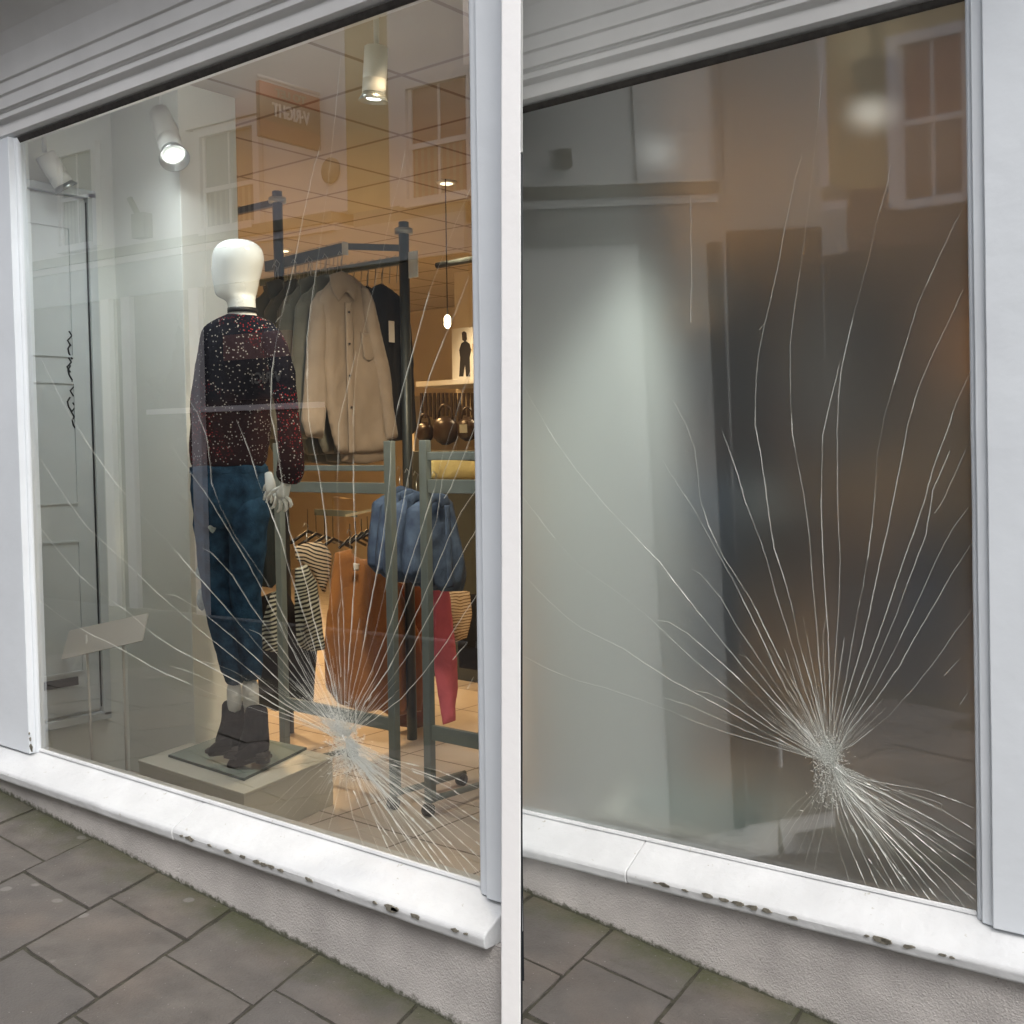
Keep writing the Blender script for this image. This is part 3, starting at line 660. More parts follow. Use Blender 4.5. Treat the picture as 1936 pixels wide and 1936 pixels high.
# ---- lamps
def spotlight(bay, a, b, r, w_ceil, label, lit=True, tilt=None, power=14, glow=None, lcol=(.97, .99, 1)):
    """a: top of body, b: mouth, both local points"""
    th = T(bay, 'ceiling_spotlight', (a.x, a.y, VC), label, 'spotlight', 'spotlights on the shop ceiling')
    d = (b-a).normalized(); L = (b-a).length
    MB().tube([(a.x, a.y, VC), (a.x, a.y, a.z+.01)], .009, 10).build('stem', lamp_white, th)
    MB().tube([(a.x, a.y, VC), (a.x, a.y, VC-.012)], .04, 20).build('ceiling_rose', lamp_white, th)
    MB().tube([a, a+d*.004, a+d*L*.58, a+d*L*.585, a+d*L*.60, a+d*L*.61, a+d*L*.84], [r*.9, r, r, r*.97, r*.97, r, r], 28).build('lamp_body', lamp_white, th)
    sh = MB(); rings = []
    x = d.cross(Vector((0, 1, 0))).normalized(); y = x.cross(d)
    for (t, rr) in ((.84, .92), (.9, 1.05), (1.0, 1.28), (.995, 1.22), (.9, .8), (.87, .3)):
        rings.append([a+d*L*t+(x*math.cos(6.2832*k/28)+y*math.sin(6.2832*k/28))*r*rr for k in range(28)])
    sh.loft(rings, True).build('reflector', chrome, th)
    c = a+d*L*.93; MB().tube([c, c+d*.004], r*.62, 20).build('bulb', (glow or lamp_glow) if lit else chrome, th)
    if power:
        li = bpy.data.lights.new('lamp_light', 'SPOT'); li.energy = power; li.color = lcol; li.spot_size = R(110); li.spot_blend = .7; li.shadow_soft_size = .03
        lo = bpy.data.objects.new('lamp_light', li); C.objects.link(lo); lo.parent = th
        lo.matrix_local = Matrix.Translation(b+d*.01-Vector(th['_b'])) @ (-d).to_track_quat('Z', 'Y').to_matrix().to_4x4()
    return th
l1 = spotlight(B1, B1.at(712, 88, .5), B1.at(706, 192, .5), .040, 0, 'upright white spotlight, lit, near the right post of the left window', power=34, lcol=(1, .82, .6))
l2 = spotlight(B1, B1.at(304, 216, .5), B1.at(330, 300, .42), .046, 0, 'tilted white spotlight, lit, in the middle of the left window', power=5)
l3 = spotlight(B1, B1.at(84, 292, .14), B1.at(126, 358, .22), .040, 0, 'tilted unlit white spotlight over the door, its reflector dark', lit=False, power=0)
# ---- racks
def bar(mb, a, b, t=.018, h=.03):
    a, b = Vector(a), Vector(b); d = (b-a).normalized(); up = Vector((0, 0, 1)) if abs(d.z) < .9 else Vector((0, 1, 0)); s = d.cross(up).normalized()*t/2; q = s.cross(d).normalized()*h/2
    mb.add([a-s-q, a+s-q, a+s+q, a-s+q, b-s-q, b+s-q, b+s+q, b-s+q], [(0, 3, 2, 1), (4, 5, 6, 7), (0, 1, 5, 4), (1, 2, 6, 5), (2, 3, 7, 6), (3, 0, 4, 7)]); return mb
def low_rack(u0, u1, w, label, bars, zt=1.19):
    th = T(B1, 'clothes_rack', ((u0+u1)/2, w, VF), label, 'clothes rack', 'steel clothes racks')
    for u in (u0, u1):
        bar(MB(), (u, w, VF+.05), (u, w, zt), .036, .03).build('upright', rack_grey, th, bevel=.003)
        MB().box((u+.0152, w-.006, -.1), (u+.0158, w+.006, 1.1)).build('slotted_strip', slot_mat, th)
        MB().tube([(u, w, VF+.06), (u+.0, w+.12, VF+.055), (u+.0, w+.40, VF+.045)], .013, 8).build('foot', rack_grey, th)
        for ww in (w-.012, w+.38): MB().tube([(u-.014, ww, VF+.024), (u+.014, ww, VF+.024)], .024, 14).build('castor', black_rub, th)
    for z, h in bars: bar(MB(), (u0+.02, w, z), (u1-.02, w, z), .02, h).build('crossbar', rack_grey, th, bevel=.002)
    return th
low_rack(-1.80, -1.15, .82, 'low grey steel clothes rack with slotted uprights, right of the mannequin', ((1.087, .022), (1.01, .042), (.106, .05)))
low_rack(-.985, -.68, .84, 'low grey steel clothes rack holding denim jackets beside the right post', ((1.131, .03), (1.02, .05), (.10, .055)))
th = T(B1, 'clothes_rack', (-2.1, 1.6, VF), 'tall dark steel clothes rack rising to the ceiling lights', 'clothes rack', 'steel clothes racks')
pA = B1.at(524, 362, 1.35); pB = B1.at(763, 420, 1.62)
for p in (pA, pB):
    MB().tube([(p.x, p.y, VF), (p.x, p.y, p.z)], .024, 16).build('upright', rack_dark, th)
    MB().tube([(p.x, p.y, p.z-.055), (p.x, p.y, p.z-.03)], .042, 18).build('collar', chrome, th)
bar(MB(), (pA.x, pA.y, pA.z-.05), (pA.x-1.1, pA.y, pA.z-.05), .02, .03).build('crossbar', rack_dark, th)
ra = B1.at(505, 505, 1.42); rb = B1.at(651, 470, 1.42)
bar(MB(), ra, rb, .03, .05).build('arm', rack_dark, th); e = rb+Vector((.002, 0, 0)); MB().box((e.x, e.y-.017, e.z-.03), (e.x+.006, e.y+.017, e.z+.03)).build('end_cap', card, th)
rc = B1.at(495, 535, 1.62); rd = B1.at(763, 492, 1.62); bar(MB(), rc, rd, .03, .035).build('rail', rack_grey, th)
re_ = B1.at(650, 466, 1.66); bar(MB(), re_, (pB.x, pB.y, pB.z-.12), .02, .03).build('stay', rack_dark, th)
# ---- garments
def inside(poly, x, y):
    c = False; n = len(poly); j = n-1
    for i in range(n):
        xi, yi = poly[i]; xj, yj = poly[j]
        if (yi > y) != (yj > y) and x < (xj-xi)*(y-yi)/(yj-yi)+xi: c = not c
        j = i
    return c
def near(poly, x, y):
    best = (1e9, 0, 0); n = len(poly)
    for i in range(n):
        ax, ay = poly[i]; bx_, by_ = poly[(i+1) % n]; dx, dy = bx_-ax, by_-ay; L = dx*dx+dy*dy or 1e-9
        t = max(0, min(1, ((x-ax)*dx+(y-ay)*dy)/L)); qx, qy = ax+dx*t, ay+dy*t; d = math.hypot(x-qx, y-qy)
        if d < best[0]: best = (d, qx, qy)
    return best
def cloth(poly, u0, thick, fold, seed, step=.014, freq=26):
    """a garment hanging in the plane u=u0: a soft closed bag with vertical folds; poly in (w, v)"""
    xs = [p[0] for p in poly]; ys = [p[1] for p in poly]; x0, y0 = min(xs)-step, min(ys)-step
    nx = int((max(xs)-x0)/step)+3; ny = int((max(ys)-y0)/step)+3
    ins = {(i, j): inside(poly, x0+i*step, y0+j*step) for i in range(nx) for j in range(ny)}
    vid = {}; V = []
    def gv(i, j, side):
        k = (i, j, side if ins[(i, j)] else 0)
        if k in vid: return vid[k]
        x, y = x0+i*step, y0+j*step; d, qx, qy = near(poly, x, y)
        if not ins[(i, j)]: x, y, d = qx, qy, 0
        h = thick*.5*math.sqrt(min(1, d/.035))*.5
        f = fold*(.35+.65*min(1, d/.03))*(.6+.6*(max(ys)-y)/(max(ys)-min(ys)))*(math.sin(x*freq+3*noise.noise(Vector((x*3, y*2.2, seed)))+seed)+.9*noise.noise(Vector((x*11, y*5, seed+5)))+.6*noise.noise(Vector((x*26, y*16, seed+2))))
        V.append((u0+(h if side > 0 else -h)+f, x, y)); vid[k] = len(V)-1; return vid[k]
    Fs = []
    for i in range(nx-1):
        for j in range(ny-1):
            if any(ins[q] for q in ((i, j), (i+1, j), (i+1, j+1), (i, j+1))):
                for s in (1, -1):
                    q = [gv(i, j, s), gv(i+1, j, s), gv(i+1, j+1, s), gv(i, j+1, s)]
                    q2 = [z for n_, z in enumerate(q) if z not in q[:n_]]
                    if len(q2) > 2: Fs.append(tuple(q2 if s > 0 else q2[::-1]))
    mb = MB(); mb.add(V, Fs, True); return mb
GARMENTS = []
def garment(name, cat, label, px, u0, thick, fold, m, seed, group=None, hanger=True, extra=(), bay=B1, freq=26):
    pl_ = [bay.onu(x, y, u0) for x, y in px]; poly = [(p.y, p.z) for p in pl_]
    top = max(poly, key=lambda p: p[1]); cx = sum(p[0] for p in poly)/len(poly)
    th = T(bay, name, (u0, cx, min(p[1] for p in poly)), label, cat, group)
    o = cloth(poly, u0, thick, fold, seed, freq=freq).build('cloth', m, th)
    if hanger:
        z = top[1]; h = MB(); hw = .17
        h.tube([(u0, top[0]-.0, z+.045), (u0, top[0]+.012, z+.075), (u0, top[0]-.008, z+.09), (u0, top[0]-.018, z+.072)], .002, 5)
        h.tube([(u0, top[0], z+.045), (u0, top[0], z-.02)], .002, 5)
        h.build('hanger_hook', chrome, th)
    for (nm, pxs, du, mm, t_) in extra:
        q = [bay.onu(x, y, u0+du) for x, y in pxs]; cloth([(p.y, p.z) for p in q], u0+du, t_*2, .008 if t_ > .05 else .0015, seed+3, step=.010, freq=freq).build(nm, mm, th)
    GARMENTS.append(th); return th
def copy_thing(o, label, F, base, group=None):
    c = o.copy(); C.objects.link(c); c['label'] = label
    if group: c['group'] = group
    c.matrix_world = F @ Matrix.Translation(Vector(base))
    def rec(src, dst):
        for ch in src.children:
            k = ch.copy(); C.objects.link(k); k.parent = dst; rec(ch, k)
    rec(o, c); return c
shirt_px = [(606, 552), (628, 524), (645, 514), (668, 522), (692, 543), (706, 600), (716, 700), (727, 826), (739, 848), (700, 856), (640, 858), (632, 842), (622, 800), (612, 740), (606, 640), (600, 572)]
slv_l = [(588, 575), (600, 552), (614, 545), (618, 600), (612, 680), (616, 740), (609, 830), (580, 826), (571, 795), (578, 720), (583, 640)]
slv_r = [(682, 540), (693, 545), (706, 572), (722, 640), (736, 700), (742, 765), (750, 828), (731, 833), (722, 770), (708, 700), (692, 620)]
collar = [(622, 520), (645, 512), (664, 520), (676, 545), (671, 570), (655, 550), (640, 570), (626, 548)]
placket = [(652, 572), (665, 572), (669, 640), (668, 720), (672, 856), (660, 857), (656, 720), (654, 640)]
pocket = [(682, 628), (704, 632), (709, 676), (697, 684), (687, 676)]
sh = garment('hanging_shirt', 'shirt', 'pale taupe shirt with collar, frontmost on the tall rack', shirt_px, -1.9, .075, .010, taupe, 1, 'taupe shirts on the tall rack',
             extra=(('collar', collar, .032, taupe, .016), ('placket', placket, .026, taupe, .012), ('pocket', pocket, .026, taupe, .010), ('sleeve', slv_l, -.02, taupe, .07), ('sleeve', slv_r, .018, taupe, .07), ('shirt_tail', [(640, 836), (735, 832), (737, 868), (690, 878), (645, 872)], -.025, taupe, .03)))
for (x, y) in ((659, 590), (660, 650), (661, 710), (664, 770)):
    tp = B1.onu(x, y, -1.868); MB().tube([(tp.x, tp.y, tp.z), (tp.x+.006, tp.y, tp.z)], .005, 10).build('button', black_pl, sh)
# the row behind it, further along the rail
for i in range(6):
    du = -.10-.075*i
    g = copy_thing(sh, '%s grey taupe shirt behind the front one on the tall rack' % ('second', 'third', 'fourth', 'fifth', 'sixth', 'rearmost')[i], B1.F, Vector(sh['_b'])+Vector((du, -.10*0-.03*math.sin(i*2), .005*math.sin(i*5))), 'taupe shirts on the tall rack')
    for ch in g.children:
        if ch.name.startswith(('cloth', 'collar', 'placket', 'sleeve', 'shirt_tail', 'pocket')):
            ch.material_slots[0].link = 'OBJECT'; ch.material_slots[0].material = taupe_grey
jacket_px = [(708, 540), (722, 536), (742, 548), (758, 562), (772, 590), (778, 650), (782, 740), (785, 815), (765, 832), (735, 835), (728, 750), (700, 700), (690, 600), (696, 552)]
jk = garment('hanging_jacket', 'jacket', 'black jacket with white price tag behind the taupe shirt', jacket_px, -2.0, .10, .012, dark_cloth, 4, 'dark jackets on the tall rack')
tq = B1.onu(740, 625, -1.935); MB().box((tq.x, tq.y-.018, tq.z-.055), (tq.x+.003, tq.y+.018, tq.z+.045)).build('price_tag', card, jk)
for i in range(3):
    g = copy_thing(jk, '%s black jacket in the row behind the taupe shirt' % ('second', 'third', 'rearmost')[i], B1.F, Vector(jk['_b'])+Vector((-.10-.09*i, -.01*i, 0)), 'dark jackets on the tall rack')
    for ch in g.children:
        if ch.name.startswith('price_tag'): bpy.data.objects.remove(ch)
garment('sleeveless_blouse', 'top', 'rust brown sleeveless top hanging on the low rack behind the crack centre', [(634, 1045), (662, 1038), (670, 1052), (690, 1058), (712, 1050), (722, 1038), (742, 1045), (752, 1110), (790, 1190), (800, 1280), (795, 1345), (760, 1352), (742, 1356), (720, 1342), (690, 1348), (640, 1330), (615, 1300), (612, 1220), (622, 1130)], -1.9, .10, .016, mustard, 11, extra=(('neck_label', [(668, 1064), (680, 1066), (679, 1079), (668, 1078)], .065, card_shade, .003),))
garment('hanging_trousers', 'trousers', 'dark rust trousers behind the rust top', [(745, 1100), (800, 1110), (806, 1250), (800, 1385), (776, 1388), (770, 1375), (745, 1372)], -2.0, .07, .014, rust, 12, hanger=False)
garment('striped_jersey', 'top', 'warm lit striped long sleeve top left of the rust top', [(556, 1034), (580, 1026), (606, 1024), (620, 1036), (628, 1050), (624, 1085), (613, 1122), (606, 1115), (590, 1080), (572, 1066), (560, 1058)], -1.98, .08, .008, stripe_warm, 13)
garment('striped_jersey', 'top', 'cream and black striped top hanging low beside the rust top', [(557, 1075), (580, 1066), (600, 1100), (607, 1160), (615, 1228), (590, 1232), (560, 1222), (556, 1150)], -1.90, .08, .010, stripe_cool, 14, hanger=False)
garment('striped_jersey', 'top', 'striped top sleeve hanging left of the rack upright beside the mannequin', [(512, 1122), (530, 1112), (531, 1236), (484, 1226), (496, 1180)], -1.98, .05, .008, stripe_cool, 15, hanger=False)
garment('hanging_trousers', 'trousers', 'dark green trousers hanging behind the mannequin legs', [(490, 948), (528, 944), (528, 1098), (516, 1112), (472, 1106), (476, 1030)], -2.1, .06, .012, green_cloth, 16, hanger=False)
garment('hanging_trousers', 'trousers', 'black trousers hanging low behind the mannequin shins', [(486, 1130), (540, 1110), (600, 1230), (590, 1330), (520, 1345), (488, 1330)], -2.25, .06, .012, dark_cloth, 17, hanger=False)
garment('hanging_shirt', 'shirt', 'beige lit cloth hanging deep behind the low rack', [(628, 938), (672, 944), (684, 1006), (656, 1040), (632, 1018)], -2.5, .05, .012, beige, 18, hanger=False)
dj_sl = [(776, 960), (800, 942), (806, 1000), (800, 1060), (812, 1100), (782, 1103), (765, 1086), (767, 1035)]
dj_px = [(800, 938), (822, 930), (842, 936), (856, 950), (864, 1000), (872, 1040), (884, 1085), (878, 1118), (832, 1118), (818, 1095), (812, 1104), (780, 1102), (766, 1085), (768, 1040), (778, 985)]
dj = garment('hanging_jacket', 'jacket', 'blue denim jacket frontmost on the right low rack', dj_px, -1.42, .06, .016, denim_light, 21, 'denim jackets on the low rack',
             extra=(('sleeve', dj_sl, .03, denim_light, .09), ('collar', [(806, 936), (824, 928), (846, 936), (852, 952), (834, 962), (824, 946), (812, 960)], .045, denim_light, .02), ('placket', [(840, 955), (850, 955), (858, 1110), (846, 1112)], .06, denim_light, .01),))
for i in range(3):
    copy_thing(dj, '%s blue denim jacket along the right low rack' % ('second', 'third', 'rearmost')[i], B1.F, Vector(dj['_b'])+Vector((-.09-.08*i, .03*i-.02, .01*i)), 'denim jackets on the low rack')
garment('hanging_cardigan', 'cardigan', 'long bright pink cardigan hanging below the denim jackets', [(818, 1112), (848, 1112), (856, 1180), (864, 1250), (867, 1300), (861, 1335), (862, 1362), (836, 1370), (830, 1325), (822, 1260)], -1.62, .06, .010, pinkc, 22, hanger=False)
garment('hanging_cardigan', 'cardigan', 'small piece of pink cloth behind the rack upright', [(762, 1022), (776, 1018), (778, 1050), (764, 1055)], -1.8, .05, .008, pinkc, 23, hanger=False)
garment('hanging_tee', 't-shirt', 'cream striped t-shirt hanging right of the pink cardigan', [(848, 1116), (888, 1118), (892, 1160), (882, 1206), (862, 1214), (856, 1180)], -1.75, .06, .008, stripe_thin, 24, hanger=False)
garment('hanging_coat', 'coat', 'black coat hanging at the right edge behind the striped t-shirt', [(862, 1125), (930, 1120), (935, 1270), (905, 1268), (868, 1262)], -1.95, .06, .008, dark_cloth, 25, hanger=False)
garment('folded_blouse', 'top', 'pale yellow top over the bar of the right low rack', [(815, 868), (905, 872), (910, 906), (815, 906)], -1.55, .06, .006, yellowc, 26, hanger=False)
# dark hangers in a row behind the racks
hg = T(B1, 'hanger_row', (-2.0, 1.5, .8), 'row of black hangers on a steel rail over the rust top', 'hangers')
for k in range(10):
    x = 662+k*11; p = B1.at(x, 1030-k*4.5, 1.45+.0*k); h = MB()
    h.tube([p+Vector((-.0, -.07, -.01)), p+Vector((0, 0, .035)), p+Vector((0, .10, -.01))], .007, 6); h.tube([p+Vector((0, 0, .035)), p+Vector((0, 0, .10))], .002, 5)
    h.build('hanger', black_pl, hg)
bar(MB(), B1.at(655, 975, 1.47), B1.at(745, 955, 1.47), .012, .012).build('rail', chrome, hg)
hg2 = T(B1, 'hanger_row', (-2.3, 1.5, .8), 'few black hangers over the striped top', 'hangers')
for k in range(4):
    p = B1.at(582+k*16, 1012+k*5, 1.45); h = MB(); h.tube([p+Vector((0, -.11, -.03)), p+Vector((0, 0, .02)), p+Vector((0, .12, -.03))], .009, 6); h.tube([p+Vector((0, 0, .02)), p+Vector((0, 0, .13))], .002, 5); h.build('hanger', black_pl, hg2)
bar(MB(), B1.at(596, 968, 1.5), B1.at(674, 972, 1.5), .012, .03).build('rail', rack_grey, hg2)
# hanger hooks along the arm
hk = T(B1, 'hanger_row', (-2.0, 1.42, 1.95), 'row of thin wire hanger hooks on the arm of the tall rack', 'hangers')
for k in range(16):
    t = k/15; p = ra.lerp(rb, .15+.8*t); h = MB(); h.tube([p+Vector((0, -.016, .03)), p+Vector((0, 0, .036)), p+Vector((0, .016, .02)), p+Vector((0, .004, -.12))], .0016, 5); h.build('hanger_hook', chrome, hk)
hk = T(B1, 'hanger_row', (-1.9, 1.62, 1.9), 'row of thin wire hanger hooks on the rear rail of the tall rack', 'hangers')
for k in range(20):
    p = rc.lerp(rd, .05+.9*k/19); h = MB(); h.tube([p+Vector((0, -.016, .02)), p+Vector((0, 0, .028)), p+Vector((0, .016, .01)), p+Vector((0, .004, -.10))], .002, 5); h.build('hanger_hook', chrome, hk)
pc_ = B1.at(781, 500, 1.6); MB().box((pc_.x-.03, pc_.y, pc_.z-.06), (pc_.x+.03, pc_.y+.003, pc_.z+.06)).build('price_card', card, label='blank white price card hanging beside the tall rack upright', cat='price card')
# ---- back of the shop
shf = T(B1, 'wall_shelf', (B1.at(850, 730, 3.0).x, 3.2, 0), 'white wall shelf lit by warm light at the back right', 'shelf')
a, b = B1.at(786, 722, 3.0), B1.at(935, 720, 3.0); MB().box((a.x, 3.0, a.z-.032), (b.x, 3.4, a.z)).build('shelf_board', card, shf, bevel=.003)
MB().box((a.x-.02, 3.4, VF), (b.x-.1, 3.46, VC-.3)).build('back_panel', room_cream, shf)
MB().box((a.x-.05, 3.0, VF), (a.x-.02, 3.46, 1.5)).build('side_panel', room_cream, shf)
pb = T(B1, 'poster_board', tuple(B1.at(880, 720, 3.05)), 'white photo board of a standing figure in black, on the shelf', 'poster')
a, b = B1.at(854, 622, 3.08), B1.at(915, 720, 3.08); MB().box((a.x, 3.08, b.z+.002), (b.x, 3.088, a.z)).build('board', card, pb)
def figpart(pxs, m, nm, w=3.0795):
    q = [B1.at(x, y, w) for x, y in pxs]; n = len(q); MB().add([tuple(p) for p in q]+[(p.x, w+.0006, p.z) for p in q], [tuple(range(n))]+[(i, (i+1) % n, n+(i+1) % n, n+i) for i in range(n)]).build(nm, m, pb)
figpart([(872, 649), (880, 644), (888, 650), (891, 662), (888, 676), (889, 712), (881, 712), (879, 690), (876, 712), (868, 712), (870, 676), (868, 662)], ink, 'printed_figure')
figpart([(873, 629), (877, 626), (882, 629), (883, 642), (879, 646), (874, 643)], bag_leather, 'printed_hair')
figpart([(889, 655), (893, 668), (895, 650), (893, 649), (892, 662)], beige, 'printed_arm', 3.0792)
for k, (x, y, r, lab) in enumerate([(842, 815, .085, 'round dark brown handbag in the middle below the shelf'), (803, 818, .06, 'small dark handbag left below the shelf'), (884, 812, .07, 'dark handbag with bright clasp right below the shelf')]):
    p = B1.at(x, y, 2.9); th = T(B1, 'handbag', tuple(p-Vector((0, 0, r))), lab, 'handbag', 'handbags below the shelf'); rings = []
    for j in range(9):
        t = j/8; zz = -r+2*r*t; q = math.sqrt(max(.02, 1-(2*t-1)**2)); rings.append([(p.x+math.cos(6.2832*i/20)*r*1.15*q**.7, p.y+math.sin(6.2832*i/20)*r*.5*q, p.z+zz) for i in range(20)])
    MB().loft(rings).build('bag_body', bag_leather, th, noise_amt=.02, noise_sc=.08)
    MB().tube([(p.x+math.cos(math.pi*i/10)*r*.7, p.y, p.z+r*.8+math.sin(math.pi*i/10)*r*1.1) for i in range(11)], .008, 6).build('handle', bag_leather, th)
    if k == 2: MB().box((p.x-.03, p.y-r*.56, p.z-.02), (p.x+.03, p.y-r*.5, p.z+.03)).build('clasp', chrome, th)
MB().box((B1.at(785, 860, 2.9).x, 2.8, VF), (B1.at(930, 860, 2.9).x, 3.0, B1.at(842, 852, 2.9).z)).build('display_table', rack_dark, label='dark display table carrying the handbags', cat='table', bevel=.004)
bb = T(B1, 'belt_rack', (B1.at(850, 745, 3.0).x, 3.02, 1.2), 'row of dark belts hanging under the shelf', 'belts')
for k in range(14):
    p = B1.at(796+k*8, 742, 3.02); MB().box((p.x-.010, p.y, p.z-.16-.02*math.sin(k*3)), (p.x+.010, p.y+.008, p.z-.003)).build('belt', bag_leather, bb)
pd = B1.at(846, 608, 2.4); th = T(B1, 'pendant_lamp', (pd.x, pd.y, VC), 'small bright pendant lamp above the poster board', 'lamp')
MB().tube([(pd.x, pd.y, VC), (pd.x, pd.y, pd.z+.03)], .003, 6).build('cord', black_pl, th)
MB().tube([(pd.x, pd.y, pd.z+.035), (pd.x, pd.y, pd.z+.02), (pd.x, pd.y, pd.z-.02), (pd.x, pd.y, pd.z-.035)], [.008, .018, .018, .008], 14).build('bulb', warm_glow, th)
ar = B1.at(826, 502, 2.6); br = B1.at(905, 488, 2.6); MB().tube([ar, br, br+Vector((.3, 0, 0))], .018, 8).build('ceiling_rail', rack_dark, label='dark horizontal rail high at the back right', cat='rail')
# ---- warm ceiling downlights deep in the shop
def downlight(bay, u, w, power, label, col=(1, .60, .27), zc=VC, aim=None, size=90, group='warm round downlights in the shop ceiling'):
    th = T(bay, 'ceiling_downlight', (u, w, zc), label, 'downlight', group)
    MB().tube([(u, w, zc), (u, w, zc-.01)], [.06, .05], 24).build('trim', lamp_white, th)
    MB().tube([(u, w, zc-.011), (u, w, zc-.013)], .035, 24).build('lens', soft_glow, th)
    li = bpy.data.lights.new('lamp_light', 'SPOT'); li.energy = power; li.color = col; li.shadow_soft_size = .08; li.spot_size = R(150); li.spot_blend = .8
    lo = bpy.data.objects.new('lamp_light', li); C.objects.link(lo); lo.parent = th
    rot = (Vector((u, w, zc-.15))-Vector(aim)).to_track_quat('Z', 'Y').to_matrix().to_4x4() if aim else Matrix.Identity(4)
    if aim: li.spot_size = R(size)
    lo.matrix_local = Matrix.Translation((0, 0, -.15)) @ rot
WARM = 235
for (u, w, p, lab) in ((-4.2, 1.9, 1, 'warm downlight behind the white pier'), (-4.6, 3.2, 1, 'warm downlight far left in the shop ceiling'), (-2.9, 4.3, 1.3, 'warm downlight at the middle of the shop ceiling'), (-3.4, 5.7, 1.2, 'warm downlight near the back wall')):
    downlight(B1, u, w, WARM*p, lab)
G1 = 'unseen fill lights added over the window display'  # unseen lamps added to brighten the display and the garments
downlight(B1, -1.75, .10, 14, 'unseen cool fill light added over the card stand', (.94, .98, 1), group=G1)
downlight(B1, -1.15, .12, 14, 'unseen cool fill light added over the mannequin', (.94, .98, 1), group=G1)
downlight(B1, -.55, .40, 95, 'unseen warm fill light added in the right corner of the left display', (1, .72, .45), aim=(-1.75, 1.5, .7), group=G1, size=62)  # added fill, aimed at the hanging garments
ps_ = B1.at(872, 700, 2.55)
downlight(B1, ps_.x, 2.45, 90, 'warm fill light added over the poster board and shelf', (1, .74, .45), aim=(ps_.x-.15, 3.1, ps_.z-.05), size=48)  # lamp added to brighten the poster board and shelf
